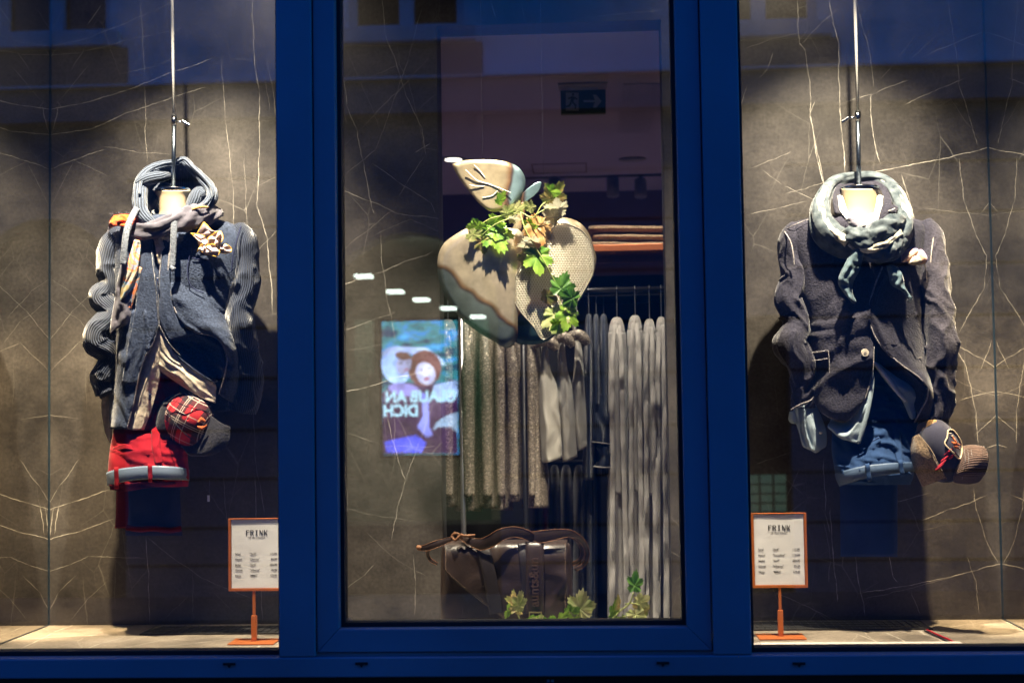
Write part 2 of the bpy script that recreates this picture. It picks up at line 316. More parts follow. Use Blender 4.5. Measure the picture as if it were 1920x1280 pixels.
# main veins as the photograph shows them on the wall: polylines in picture points, laid on the wall plane
VW = [
 ([(472,-40),(474,40),(476,100),(486,170),(486,270),(483,385),(501,445),(512,590)], 3.0, 1), ([(501,110),(510,160),(516,215)], 1.6, .7), ([(497,150),(505,205)], 1.4, .6),
 ([(264,0),(271,150),(275,306)], 1.8, .7), ([(415,110),(422,220),(436,345),(440,480)], 2.2, .75), ([(458,290),(462,410),(472,470),(476,560)], 1.8, .6),
 ([(92,205),(150,195),(240,170),(325,134),(396,110)], 3.2, .9), ([(92,254),(170,243),(235,213),(300,192),(380,165)], 2.4, .8), ([(92,317),(150,295),(195,281)], 1.8, .8),
 ([(195,275),(260,285),(320,288)], 1.4, .5), ([(109,200),(99,248)], 3, .8), ([(115,202),(108,190),(165,125)], 1.8, .5), ([(92,90),(170,70),(290,20),(330,0)], 2, .55), ([(92,105),(150,98),(240,76),(345,52)], 1.8, .5),
 ([(230,140),(300,120),(330,105)], 1.6, .6), ([(95,60),(118,20)], 1.6, .6), ([(92,112),(120,75)], 1.6, .6), ([(165,45),(190,10)], 3, .6), ([(135,130),(170,70)], 2, .5),
 ([(96,385),(140,300),(200,330)], 1.3, .45), ([(90,640),(140,580),(200,520),(230,470)], 1.4, .5), ([(92,560),(150,600),(180,640)], 1.2, .4), ([(92,700),(150,640),(200,660)], 1.4, .45), ([(92,520),(130,545),(170,590)], 1.2, .4),
 ([(101,953),(94,1001)], 3.2, 1), ([(110,950),(103,998)], 3.0, 1), ([(90,957),(130,944),(202,918)], 3.2, .9), ([(90,1011),(150,996),(214,972)], 2.6, .9), ([(90,1072),(130,1058),(165,1042),(267,1046)], 1.8, .75),
 ([(92,945),(112,912),(150,860)], 1.8, .6), ([(275,1008),(278,1090),(280,1160)], 2.2, .9), ([(280,1010),(330,1050),(376,1083),(468,1121)], 1.6, .7), ([(90,1150),(110,1110),(140,1080)], 1.6, .6),
 ([(135,1160),(165,1120),(200,1090)], 1.4, .5), ([(419,895),(427,990)], 1.6, .6), ([(478,895),(481,968)], 2.2, .7), ([(486,905),(495,960)], 1.6, .6), ([(490,1100),(491,1160)], 2.4, .6),
 ([(360,1078),(363,1156)], 1.6, .5), ([(312,1156),(350,1120)], 1.2, .45), ([(400,1110),(440,1150)], 1.2, .45), ([(474,740),(478,850),(485,900)], 1.8, .5), ([(480,350),(520,330)], 1.4, .45), ([(474,480),(520,432)], 1.8, .6),
 # centre panel
 ([(717,0),(722,60),(749,140),(762,180),(790,240),(800,290)], 2.2, .75), ([(790,20),(765,110),(735,200),(705,280),(650,325)], 1.8, .55), ([(641,130),(650,200),(668,240),(680,300),(697,390),(700,400)], 2.4, .8),
 ([(640,356),(690,375),(745,400),(830,412)], 2.2, .6), ([(700,310),(745,340),(808,380),(815,400)], 1.7, .6), ([(805,270),(780,285)], 3, .7), ([(795,295),(760,345),(748,365)], 1.8, .55), ([(641,190),(650,230)], 1.6, .5),
 ([(714,440),(716,500),(726,560),(735,600),(741,640)], 2.2, .8), ([(640,535),(700,515),(760,490),(810,474)], 2.6, .85), ([(640,620),(700,600),(740,584)], 2.2, .75), ([(640,735),(690,724),(740,708),(808,694)], 3.4, 1), ([(640,470),(690,430),(735,395)], 1.6, .5),
 ([(700,440),(770,410),(830,440)], 1.3, .4), ([(725,760),(735,820),(752,880),(762,900)], 2.2, .8), ([(810,760),(790,820),(762,900),(745,950),(735,1010)], 1.9, .7), ([(655,813),(720,835),(790,838),(815,835)], 1.6, .6), ([(640,950),(700,965),(760,975)], 1.4, .4),
 ([(645,1165),(640,1110),(680,1080),(700,1060)], 1.8, .5), ([(641,880),(652,920),(648,1000)], 2, .6), ([(775,1040),(780,1090),(776,1150)], 2, .6), ([(690,1000),(730,1040),(800,1080)], 1.3, .4),
 ([(920,0),(930,35)], 3, .8), ([(975,0),(985,35)], 2, .6), ([(1065,45),(1110,30),(1250,18)], 1.8, .5),
 # right section
 ([(1495,0),(1500,80),(1510,95),(1521,190),(1519,210),(1533,300),(1544,345)], 3, .9), ([(1528,190),(1518,215),(1530,270),(1543,330),(1545,370),(1536,440)], 2.4, .8), ([(1555,0),(1562,40),(1572,80),(1574,200),(1578,250),(1585,320)], 3.4, .9),
 ([(1605,0),(1620,60),(1634,110),(1637,160)], 2.6, .7), ([(1633,175),(1632,210),(1638,260),(1650,305)], 3.2, .9), ([(1505,80),(1540,45),(1570,20)], 2.2, .6), ([(1400,90),(1450,72),(1495,62)], 1.6, .55),
 ([(1425,145),(1440,130),(1450,100)], 3, .6), ([(1388,205),(1400,160)], 2.4, .55), ([(1777,0),(1788,70),(1800,160),(1825,240),(1833,270)], 2.2, .75), ([(1615,325),(1680,316),(1760,300),(1835,282),(1866,271),(1881,276)], 3.2, 1),
 ([(1740,103),(1790,80),(1840,60),(1862,54),(1881,57)], 2, .8), ([(1590,190),(1640,175),(1700,150)], 2.4, .7), ([(1700,195),(1750,172),(1805,150)], 2.6, .7), ([(1710,110),(1760,65)], 1.6, .5), ([(1650,150),(1680,115),(1720,65)], 1.5, .4),
 ([(1412,315),(1450,300),(1482,285)], 2, .6), ([(1430,320),(1465,345)], 1.6, .5), ([(1475,362),(1510,355),(1550,340)], 2, .6), ([(1475,350),(1525,375)], 2, .6), ([(1410,400),(1460,390),(1510,378)], 1.8, .7), ([(1690,330),(1710,390),(1715,410)], 2.8, .8),
 ([(1799,300),(1807,380),(1830,440),(1850,480),(1845,540),(1800,620)], 1.9, .75), ([(1735,390),(1800,400),(1862,404)], 1.4, .45), ([(1838,402),(1881,348)], 1.8, .7), ([(1790,650),(1810,680),(1830,770),(1835,830)], 2.6, .7),
 ([(1795,648),(1840,670),(1881,700)], 1.8, .7), ([(1800,750),(1850,735),(1881,730)], 2.2, .8), ([(1830,815),(1860,785),(1881,765)], 2, .7), ([(1790,710),(1830,730),(1881,745)], 1.4, .5), ([(1851,840),(1881,828)], 2, .7), ([(1860,640),(1840,690)], 2, .6),
 ([(1545,860),(1548,960),(1556,1000)], 2.4, .8), ([(1557,955),(1560,1020),(1569,1090),(1569,1125)], 2.8, .9), ([(1545,980),(1558,1050),(1555,1090)], 1.8, .6), ([(1604,1045),(1612,1100),(1623,1150)], 2.8, .9), ([(1667,1043),(1675,1080),(1682,1090)], 2.8, .9),
 ([(1616,1110),(1700,1098),(1780,1080),(1830,1068),(1881,1054)], 3.0, 1), ([(1620,1122),(1700,1105),(1790,1078)], 1.8, .6), ([(1825,915),(1832,960),(1850,1010),(1870,1055)], 2.2, .8), ([(1728,975),(1780,955),(1848,928)], 2.6, .8), ([(1682,940),(1740,925)], 2, .8),
 ([(1710,1112),(1726,1150)], 2.2, .7), ([(1815,1045),(1830,1090),(1836,1150)], 1.8, .7), ([(1455,1112),(1500,1130),(1560,1160)], 1.6, .6), ([(1420,870),(1440,862),(1480,850)], 1.6, .5), ([(1475,930),(1500,880)], 1.6, .5),
]
def wallsegs(V, proj, ax, k):
    out = []
    for pts, wd, st in V:
        q = [proj(*p) for p in pts]
        for a, b in zip(q, q[1:]):
            d = Vector((b[0] - a[0], b[ax] - a[ax])); e = d.normalized() * min(.02, d.length * .12)
            out.append((a[0] - e.x, a[ax] - e.y, b[0] + e.x, b[ax] + e.y, wd * k, st))
    return out
PXM = YW_ / FP                                     # metres per picture pixel on the back wall
segs_wall = wallsegs(VW, lambda x, y: P(x, y, YW_), 2, PXM * .31)
VF = [([(40,1198),(120,1192),(185,1190)], 2.4, 1), ([(40,1215),(100,1185),(165,1160)], 2, .9), ([(150,1220),(190,1205),(230,1195)], 2, .9), ([(90,1162),(125,1170)], 1.4, .6), ([(230,1215),(300,1200),(340,1197)], 2, .8), ([(290,1212),(360,1206),(440,1196)], 1.8, .8),
      ([(480,1222),(492,1196)], 3, .9), ([(340,1170),(372,1157)], 2, .8), ([(60,1183),(160,1180),(300,1172)], 1.4, .6), ([(136,1205),(220,1203),(290,1188)], 1.4, .6),
      ([(1543,1160),(1570,1165)], 2, .8), ([(1570,1152),(1600,1150),(1633,1161)], 2, .8), ([(1660,1148),(1690,1160),(1722,1178),(1735,1190)], 2.2, .8), ([(1610,1189),(1645,1203),(1668,1216)], 2.4, .9), ([(1662,1186),(1690,1198),(1716,1213)], 2.6, .9),
      ([(1720,1182),(1760,1198),(1790,1212)], 2.4, .9), ([(1500,1211),(1545,1206),(1580,1204)], 1.6, .7), ([(1765,1178),(1810,1170),(1870,1162)], 1.6, .6), ([(1835,1149),(1880,1162),(1920,1180)], 2, .8), ([(1780,1214),(1850,1208),(1920,1205)], 1.6, .7), ([(1420,1200),(1440,1192)], 1.6, .6), ([(1620,1180),(1625,1190),(1650,1210)], 1.6, .6)]
segs_floor = wallsegs(VF, lambda x, y: PZ(x, y, FZ), 1, PXM * .9)
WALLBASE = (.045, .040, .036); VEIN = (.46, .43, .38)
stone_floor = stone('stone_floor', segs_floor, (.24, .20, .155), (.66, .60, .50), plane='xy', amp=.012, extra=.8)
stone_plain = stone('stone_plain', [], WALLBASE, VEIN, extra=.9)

def struct(o): o['kind'] = 'structure'; return o
# ---------------------------------------------------------------- display enclosure
XML, XMR = X(92, YW_), X(1880, YW_, 1147)           # mirrors
XO0, XO1 = P(826, 700, YW_).x, P(1252, 700, YW_).x  # opening into the shop
ZO = Z(43, YW_, 1050); ZC = CZ + 1.95; YF = 3.86
m = MB(); m.box(XML - .01, XO0, YW_, YW_ + .05, FZ - .02, ZC); m.box(XO1, XMR + .01, YW_, YW_ + .05, FZ - .02, ZC); m.box(XO0, XO1, YW_, YW_ + .05, ZO, ZC)
def slab_wall():
    xs_ = list(np.linspace(XML - .01, XO0, 9)) + list(np.linspace(XO0, XO1, 3))[1:] + list(np.linspace(XO1, XMR + .01, 6))[1:]
    zs_ = [FZ - .02] + list(np.linspace(FZ + .2, ZO, 6)) + list(np.linspace(ZO, ZC, 3))[1:]
    vs, fs, mi, mats = [], [], [], []
    y0, y1 = YW_, YW_ + .05
    def quad(a, b, c, d, k):
        n = len(vs); vs.extend([a, b, c, d]); fs.append((n, n + 1, n + 2, n + 3)); mi.append(k)
    for i in range(len(xs_) - 1):
        for j in range(len(zs_) - 1):
            a, b, c, d = xs_[i], xs_[i + 1], zs_[j], zs_[j + 1]
            if a > XO0 - .001 and b < XO1 + .001 and d < ZO + .001: continue
            pad = .035
            near = [s_ for s_ in segs_wall if max(s_[0], s_[2]) > a - pad and min(s_[0], s_[2]) < b + pad and max(s_[1], s_[3]) > c - pad and min(s_[1], s_[3]) < d + pad]
            k = 0
            if near:
                mats.append(stone('stone_wall', near, WALLBASE, VEIN)); k = len(mats)
            quad((a, y0, c), (b, y0, c), (b, y0, d), (a, y0, d), k)
            quad((a, y1, d), (b, y1, d), (b, y1, c), (a, y1, c), 0)
    for x_ in (XO0, XO1): quad((x_, y0, FZ - .02), (x_, y1, FZ - .02), (x_, y1, ZO), (x_, y0, ZO), 0)
    quad((XO0, y0, ZO), (XO1, y0, ZO), (XO1, y1, ZO), (XO0, y1, ZO), 0)
    o = mesh('back_wall', vs, fs, [stone_plain] + mats, None, False)
    o.data.polygons.foreach_set('material_index', mi); return o
struct(slab_wall())
m = MB(); m.box(XO0 - .03, XO0 + .0, YW_ + .05, YW_ + .14, FZ - .8, ZO + .03); m.box(XO1, XO1 + .03, YW_ + .05, YW_ + .14, FZ - .8, ZO + .03); m.box(XO0, XO1, YW_ + .05, YW_ + .14, ZO, ZO + .03)
struct(m.build('wall_opening_trim', basic('dark_trim', (.03, .03, .035), .5)))
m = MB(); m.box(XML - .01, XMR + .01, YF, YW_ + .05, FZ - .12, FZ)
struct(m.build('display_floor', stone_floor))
m = MB(); m.box(XML - .01, XMR + .01, YF - .08, YW_ + .05, ZC, ZC + .06)
white_ceiling = basic('ceiling_paint', (.16, .15, .15), .9, var=.1)
struct(m.build('display_ceiling', white_ceiling))
mirror_mat = basic('mirror_silver', (.70, .69, .66), .015, 1.0)
edge_mat = basic('mirror_edge', (.01, .02, .03), .3)
for nm, x0, s, lb in (('left', XML, -1, 'tall mirror closing the left end of the display beside the navy hooded cardigan'), ('right', XMR, 1, 'tall mirror closing the right end of the display behind the peaked cap')):
    t = thing('mirror', lb, 'mirror', (x0, (YF + YW_) / 2, FZ), 'mirrors at the two ends of the display')
    MB().box(x0, x0 + s * .006, YF, YW_ - .003, FZ + .001, ZC).build('mirror_glass', mirror_mat, t)
    MB().box(x0 + s * .0061, x0 + s * .02, YF, YW_ - .003, FZ + .001, ZC).build('backing_board', edge_mat, t)
    MB().box(x0 - s * .003, x0 - s * .0002, YW_ - .006, YW_ - .002, FZ + .001, ZC).build('edge_strip', edge_mat, t)
    MB().box(x0 - s * .003, x0 - s * .0002, YF, YW_ - .007, FZ + .0005, FZ + .003).build('edge_strip', edge_mat, t)

# ---------------------------------------------------------------- shop behind the opening
paint_dark = basic('shop_wall_paint', (.10, .07, .11), .85, var=.08); paint_ceil = basic('shop_ceiling_paint', (.33, .32, .48), .9, var=.04, vscale=2)
wood_floor = basic('shop_floor_boards', (.30, .22, .18), .5, var=.3, stretch=(1, 8, 1))
SZ = .10; CEIL = CZ + 1.38; YB = 8.76
MB().box(-3.2, 3.4, YW_ + .14, YB + .1, SZ - .1, SZ).build('shop_floor', wood_floor)['kind'] = 'structure'
MB().box(-3.2, 3.4, YW_ + .141, YB + .1, CEIL, CEIL + .1).build('shop_ceiling', paint_ceil)['kind'] = 'structure'
MB().box(-3.2, 3.4, YB, YB + .1, SZ, CEIL).build('shop_back_wall', paint_dark)['kind'] = 'structure'
m = MB(); m.box(-3.3, -3.2, YF, YB + .1, SZ, CEIL + .1); m.box(3.4, 3.5, YF, YB + .1, SZ, CEIL + .1); struct(m.build('shop_side_walls', paint_dark))
m = MB(); m.box(-3.2, XO0 - .031, YW_ + .052, YW_ + .13, SZ, CEIL + .05); m.box(XO1 + .031, 3.4, YW_ + .052, YW_ + .13, SZ, CEIL + .05); m.box(XO0 - .03, XO1 + .03, YW_ + .052, YW_ + .13, SZ, FZ - .01)
struct(m.build('partition_wall', paint_dark))
# dark wall right of the rack, nearer than the back wall
MB().box(P(1246, 400, 6.4).x + .03, 3.39, 6.4, 6.5, SZ, CEIL - .002).build('cross_wall', paint_dark)['kind'] = 'structure'

# ---------------------------------------------------------------- shop front
frame_paint = basic('frame_paint', (.15, .20, .26), .42, var=.14, vscale=2.2, bump=.05, bscale=600, spec=.4)
gasket_mat = basic('gasket_rubber', (.006, .006, .007), .7)
black_mat = basic('drain_slot_black', (.004, .004, .004), .8)
def glass():
    m, nt, b = newmat('window_glass'); nt.nodes.remove(b)
    out = nt.nodes['Material Output']
    tr = N(nt, 'BsdfTransparent'); tr.inputs[0].default_value = (.97, .985, .98, 1)
    gl = N(nt, 'BsdfGlossy'); gl.inputs['Roughness'].default_value = 0.0; gl.inputs[0].default_value = (.95, 1, 1, 1)
    lw = N(nt, 'LayerWeight'); lw.inputs[0].default_value = .12
    mr = N(nt, 'MapRange'); mr.inputs[3].default_value = .12; mr.inputs[4].default_value = .8; L(nt, lw.outputs['Fresnel'], mr.inputs[0])
    mx = N(nt, 'MixShader'); L(nt, mr.outputs[0], mx.inputs[0]); L(nt, tr.outputs[0], mx.inputs[1]); L(nt, gl.outputs[0], mx.inputs[2]); L(nt, mx.outputs[0], out.inputs[0])
    return m
glass_mat = glass()
TOP = CZ + 1.50; YFR = 3.70
win = thing('shopfront_window', 'dark blue metal shopfront window with three panes and a narrow opening sash in the middle', 'window', (0, YFR, .3))
zr0 = Z(1268, YFR); zr1 = Z(1230, YFR); zs0 = Z(1222, YFR)
x0, x1, x2, x3, x4, x5 = X(523, YFR), X(592, YFR), X(633, YFR), X(1289, YFR), X(1335, YFR), X(1408, YFR)
XL0, XR1 = XML - .09, XMR + .09
MB().box(x0, x1 - .002, YFR, 3.86, zr1 + .001, TOP).build('mullion', frame_paint, win, bevel=.0035)
MB().box(x4 + .002, x5, YFR, 3.86, zr1 + .001, TOP).build('mullion', frame_paint, win, bevel=.0035)
MB().box(XL0, XR1, YFR - .002, 3.86, zr0, zr1).build('bottom_rail', frame_paint, win, bevel=.0035)
MB().box(XL0, XR1, YFR - .002, 3.86, TOP + .001, TOP + .07).build('top_rail', frame_paint, win, bevel=.0035)
MB().box(x0, x5, 3.718, 3.86, zr1 + .0005, zs0 - .002).build('sash_sill', frame_paint, win)
MB().box(XL0, XL0 + .06, YFR, 3.86, zr1 + .001, TOP).build('jamb', frame_paint, win, bevel=.0035)
MB().box(XR1 - .06, XR1, YFR, 3.86, zr1 + .001, TOP).build('jamb', frame_paint, win, bevel=.0035)
# opening sash
sash = MB(); zt = Z(1178, YFR)
def miter(mb, xa, xb, za, zb, w_, y0, y1, w2=None, wt=None):
    w2 = w2 or w_; wt = wt or w_
    pl = [[(xa, za), (xb, za), (xb - w2, za + wt), (xa + w_, za + wt)], [(xb, za), (xb, zb), (xb - w2, zb - wt), (xb - w2, za + wt)],
          [(xb, zb), (xa, zb), (xa + w_, zb - wt), (xb - w2, zb - wt)], [(xa, zb), (xa, za), (xa + w_, za + wt), (xa + w_, zb - wt)]]
    return [MB().prism(p, y0, y1) for p in pl]
for q in miter(None, x1 + .001, x4 - .001, zs0, TOP, x2 - x1, YFR + .010, 3.80, x4 - x3, zt - zs0):
    q.build('sash_member', frame_paint, win, bevel=.0025)
def gasket(xa, xb, za, zb, g=.011):
    m = MB(); y0, y1 = 3.745, 3.795
    m.box(xa, xa + g, y0, y1, za, zb); m.box(xb - g, xb, y0, y1, za, zb); m.box(xa + g, xb - g, y0, y1, za, za + g * 1.1); m.box(xa + g, xb - g, y0, y1, zb - g, zb)
    m.build('gasket', gasket_mat, win)
ga = (XL0 + .06, x0, zr1, TOP); gb = (x5, XR1 - .06, zr1, TOP); gc = (x2, x3, zt, TOP - (zt - zs0))
for q in (ga, gb, gc):
    gasket(q[0], q[1], q[2], q[3])
    MB().box(q[0] + .012, q[1] - .012, YG, YG + .006, q[2] + .012, q[3] - .012).build('glass_pane', glass_mat, win)
for px, py in ((430, 1244), (678, 1243), (1243, 1242), (1498, 1243)):
    c = P(px, py, YFR - .003); m = MB(); m.box(c.x - .016, c.x + .016, YFR - .006, YFR - .0021, c.z - .003, c.z + .003)
    m.prism([(c.x - .005, c.z - .0031), (c.x, c.z - .010), (c.x + .005, c.z - .0031)], YFR - .006, YFR - .0021)
    m.build('drain_slot', black_mat, win)
# sill below and wall round the window
plinth = basic('plinth_black', (.010, .011, .013), .6, var=.3)
dark_stone = basic('dark_facade_stone', (.12, .12, .12), .8, var=.2, vscale=4, bump=.3, bscale=60)
m = MB(); m.box(-6, 6, 3.735, 4.0, 0, zr0 - .002); struct(m.build('wall_below_window', plinth))
m = MB(); m.box(-6, XL0, 3.72, 4.0, zr0, TOP + .07); m.box(XR1, 6, 3.72, 4.0, zr0, TOP + .07); m.box(-6, 6, 3.72, 3.85, TOP + .071, 9)
struct(m.build('shop_facade', dark_stone))
m = MB(); m.box(-3.2, 3.4, 3.851, 9, 3.9, 4.0); struct(m.build('shop_roof_slab', dark_stone))
for px in (1028, 1036):
    c = P(px, 1276, 3.73)
    o = MB().box(c.x - .0035, c.x + .0035, 3.730, 3.734, c.z - .003, c.z + .003).build('plinth_sticker', basic('sticker_blue', (.10, .28, .5), .4))
    tag(o, 'tiny pale blue square on the black plinth, %s of the pair' % ('left' if px < 1030 else 'right'), 'sticker', 'pair of tiny blue squares')

# ---------------------------------------------------------------- street and the house opposite (seen in the glass)
asphalt = basic('street_paving', (.08, .08, .08), .7, var=.2, vscale=3, bump=.3, bscale=80)
MB().box(-40, 40, -60, 60, -.1, 0).build('street', asphalt)['kind'] = 'structure'
YV = 11.9; YO = 2 * YG - YV                                # virtual and real distance of the house opposite
def V(px, py, yv=YV):
    p = P(px, py, yv); return Vector((p.x, 2 * YG - yv, p.z))
plaster = basic('facade_plaster', (.80, .80, .82), .85, var=.12, vscale=1.5, bump=.2, bscale=30)
plaster_lo = basic('rusticated_plaster', (.15, .16, .18), .85, var=.18, vscale=1.2, bump=.3, bscale=30)
glass_dark = basic('dark_window_pane', (.012, .012, .014), .1)
sill_mat = basic('sill_plaster', (.62, .62, .64), .8)
house = thing('opposite_house', 'rendered town house across the street, mirrored in the shop glass', 'building', (0, YO, 0))
zb = V(960, 148).z                                         # ledge between the storeys
def vx(px): return V(px, 700).x
openings = []                                              # upper windows
for px0, px1, py in ((-12, 205, 66), (655, 878, 55), (1330, 1552, 45)):
    openings.append((vx(px0) , vx(px1), V((px0 + px1) / 2, py).z))
up = MB(); xs = [-14]
for a, b, z in openings: xs += [a, b]
xs.append(14)
for i in range(0, len(xs), 2): up.box(xs[i], xs[i + 1], YO - .3, YO, zb, 8.0)
for a, b, z in openings: up.box(a, b, YO - .3, YO, zb, z); up.box(a, b, YO - .3, YO, z + 1.9, 8.0)
up.build('upper_wall', plaster, house)
for a, b, z in openings:
    f = MB(); g = .07; mid = (a + b) / 2
    f.box(a, a + g, YO - .2, YO - .1, z, z + 1.9); f.box(b - g, b, YO - .2, YO - .1, z, z + 1.9); f.box(mid - .06, mid + .06, YO - .2, YO - .09, z, z + 1.9); f.box(a, b, YO - .2, YO - .101, z, z + g)
    o = f.build('window_frame', sill_mat, house)
    for u, v in ((a + g, mid - .06), (mid + .06, b - g)): MB().box(u, v, YO - .18, YO - .17, z + g, z + 1.9).build('pane', glass_dark, o)
    MB().box(a - .10, b + .10, YO - .1, YO + .10, z - .12, z - .001).build('sill', sill_mat, house)
    MB().box(a - .14, b + .16, YO + .001, YO + .015, zb, z - .13).build('sill_shade', basic('sill_shade_dark', (.10, .10, .11), .8), house)  # shadow under the sill, set on the wall as a dark sheet
# lower storey: piers of rusticated blocks, openings between
arch = [(vx(-70), vx(236), V(0, 520).z), (vx(600), vx(935), V(0, 560).z), (vx(1400), vx(1482), V(0, 620).z)]
ztop = zb - .02
lx = [-14]
for a, b, z in arch: lx += [a, b]
lx.append(14)
zgr = [V(960, py).z for py in (1056, 985, 892, 800, 702, 606, 510, 415, 322, 212)]
blk = {}
for i in range(0, len(lx), 2):
    a, b = lx[i], lx[i + 1]
    n = max(1, round((b - a) / 1.0)); 
    MB().box(a, b, YO - .3, YO - .03, 0, ztop).build('pier_core', basic('joint_dark', (.03, .03, .035), .9), house)
    for k, (z0, z1) in enumerate(zip([.0] + zgr[:-1], zgr)):
        cuts = [a + (b - a) * (j + (.5 if k % 2 and 0 < j < n else 0)) / n for j in range(n + 1)]
        for c0, c1 in zip(cuts, cuts[1:]):
            MB().box(c0 + .0, c1 - .0, YO - .029, YO, z0 + .014, z1 - .014).build('facade_block', plaster_lo, house)
for a, b, z in arch:
    # segmental head over each opening
    n = 14; hd = MB()
    zz = [z + (.5 if b - a > 1 else .02) * math.sin(math.pi * t / n) ** .7 for t in range(n + 1)]
    for t in range(n):
        xa, xb = a + (b - a) * t / n, a + (b - a) * (t + 1) / n
        hd.prism([(xa, zz[t]), (xb, zz[t + 1]), (xb, ztop), (xa, ztop)], YO - .3, YO - .002)
    hd.build('arch_head', plaster_lo, house)
MB().box(-14, 14, YO - .3, YO + .22, zb - .02, zb).build('string_course', sill_mat, house)
MB().box(-14, 14, YO + .001, YO + .16, zb - .30, zb - .021).build('cornice', plaster_lo, house)
# shop interior behind the middle opening
a, b, z = arch[1]
room = basic('opposite_room_paint', (.42, .42, .36), .8)
m = MB(); ry = YO - .3
m.box(a - 1, b + 1.2, ry - 4.1, ry - 4, 0, 3.5); m.box(a - 1.1, a - 1, ry - 4.1, ry, 0, 3.5); m.box(b + 1.2, b + 1.3, ry - 4.1, ry, 0, 3.5); m.box(a - 1, b + 1.2, ry - 4.1, ry, 3.45, 3.55); m.box(a - 1, b + 1.2, ry - 4.1, ry, 0, .05)
o = m.build('shop_room', room, house)
def shop_lamp(px, py, yv):
    c = V(px, py, yv)
    o = MB().box(c.x - .075, c.x + .075, c.y - .09, c.y + .09, c.z - .01, c.z + .01).build('ceiling_lamp', basic('lamp_glow', (1, 1, 1), .5, emit=(.9, 1, .9), es=9))
    tag(o, 'glowing ceiling lamp mirrored in the glass, %s of the row' % ORD.pop(0), 'ceiling lamp', 'ceiling lamps of the shop opposite')
    return c
ORD = ['leftmost', 'second from the left', 'middle one', 'fourth from the left', 'rightmost']
for px, py in ((682, 518), (741, 547), (790, 562), (841, 578), (896, 594)):
    yv = YV + .9 + (py - 518) * .028
    shop_lamp(px, py, yv)
d = bpy.data.lights.new('opposite_shop_light', 'AREA'); d.energy = 42; d.size = 1.6; d.color = (.92, 1, .80)
o = bpy.data.objects.new('opposite_shop_light', d); COL.objects.link(o); o.location = ((a + b) / 2, ry - .95, 3.42)
for k, (px0, px1, py0, py1, col) in enumerate(((638, 690, 700, 890, (.25, .28, .22)), (664, 700, 600, 700, (.3, .33, .27)), (864, 922, 600, 985, (.12, .24, .17)))):
    q = basic('display_panel_tone', col, .7); p0 = V(px0, py0, YV + 2.2); p1 = V(px1, py1, YV + 2.2)
    MB().box(p0.x, p1.x, p0.y - .05, p0.y, p1.z, p0.z).build('shop_cabinet', q, house)
q = basic('room_block_dark', (.03, .03, .028), .6); p0 = V(640, 985, YV + .6); p1 = V(935, 985, YV + .6)
MB().box(p0.x - .3, p1.x + .3, p0.y - .5, p0.y, .051, p0.z).build('dark_room_block', q, house)  # invented dark block, keeps the low part of the room's reflection dark
# greenish lit window of the right opening
a, b, z = arch[2]
lit = basic('frosted_lit_pane', (.2, .3, .25), .6, emit=(.16, .30, .20), es=.55)
p0, p1 = V(1402, 892), V(1482, 962)
MB().box(a, b, YO - .25, YO - .2, 0, z + .05).build('door_leaf', glass_dark, house)
fr = MB().box(p0.x, p1.x, YO - .19, YO - .17, p1.z, p0.z).build('lit_pane', lit, house)
for k in range(4):
    xx = p0.x + (p1.x - p0.x) * (k + .0) / 3
    MB().box(xx - .008, xx + .008, YO - .165, YO - .15, p1.z, p0.z).build('pane_bar', glass_dark, house)
for k in range(4):
    zz = p1.z + (p0.z - p1.z) * k / 4
    MB().box(p0.x, p1.x, YO - .149, YO - .14, zz - .006, zz + .006).build('pane_bar', glass_dark, house)
a, b, z = arch[0]
MB().box(a, b, YO - .28, YO - .25, 0, z + .6).build('shutter_leaf', basic('dark_door', (.03, .028, .026), .5), house)
# pavement with kerb
MB().box(-14, 14, YO + .001, YO + 1.4, .001, .12).build('pavement', asphalt)['kind'] = 'structure'
MB().box(-14, 14, 2.4, 3.7, .001, .12).build('near_pavement', asphalt)['kind'] = 'structure'

# ---------------------------------------------------------------- advertising screen in the shop opposite
YS = YV + .55; scr = thing('advertising_screen', 'glowing screen with two people hugging and GLAUB AN DICH, mirrored in the glass', 'screen', tuple(V(788, 850, YS)))
s0, s1 = V(716, 603, YS), V(860, 851, YS)
MB().box(s0.x - .03, s1.x + .03, s0.y - .07, s0.y - .004, s1.z - .03, s0.z + .03).build('screen_case', gasket_mat, scr)
def em(name, c, s=1.0):
    m, nt, b = newmat(name); tc = N(nt, 'TexCoord'); n1 = N(nt, 'TexNoise'); n1.inputs['Scale'].default_value = 6; n1.inputs['Detail'].default_value = 4; L(nt, tc.outputs['Object'], n1.inputs['Vector'])
    c_ = ramp(nt, n1.outputs[0], [(.34, tuple(x * .5 for x in c)), (.5, c), (.68, tuple(min(1, x * 1.5 + .03) for x in c))]); b.inputs['Base Color'].default_value = (.01, .01, .01, 1); L(nt, c_, b.inputs['Emission Color']); b.inputs['Emission Strength'].default_value = s; return m
def scrpoly(name, pts, c, lay, s=1.0):
    """flat shape on the screen; pts in picture points"""
    q = [V(x, y, YS) for x, y in pts]
    return mesh(name, [(p.x, s0.y + .0012 * lay, p.z) for p in q], [tuple(range(len(q)))], em(name, c, s), scr, False)
def ell(cx, cy, rx, ry, rot=0, n=20):
    c_, s_ = math.cos(R(rot)), math.sin(R(rot))
    return [(cx + rx * math.cos(t) * c_ - ry * math.sin(t) * s_, cy + rx * math.cos(t) * s_ + ry * math.sin(t) * c_) for t in [2 * math.pi * i / n for i in range(n)]]
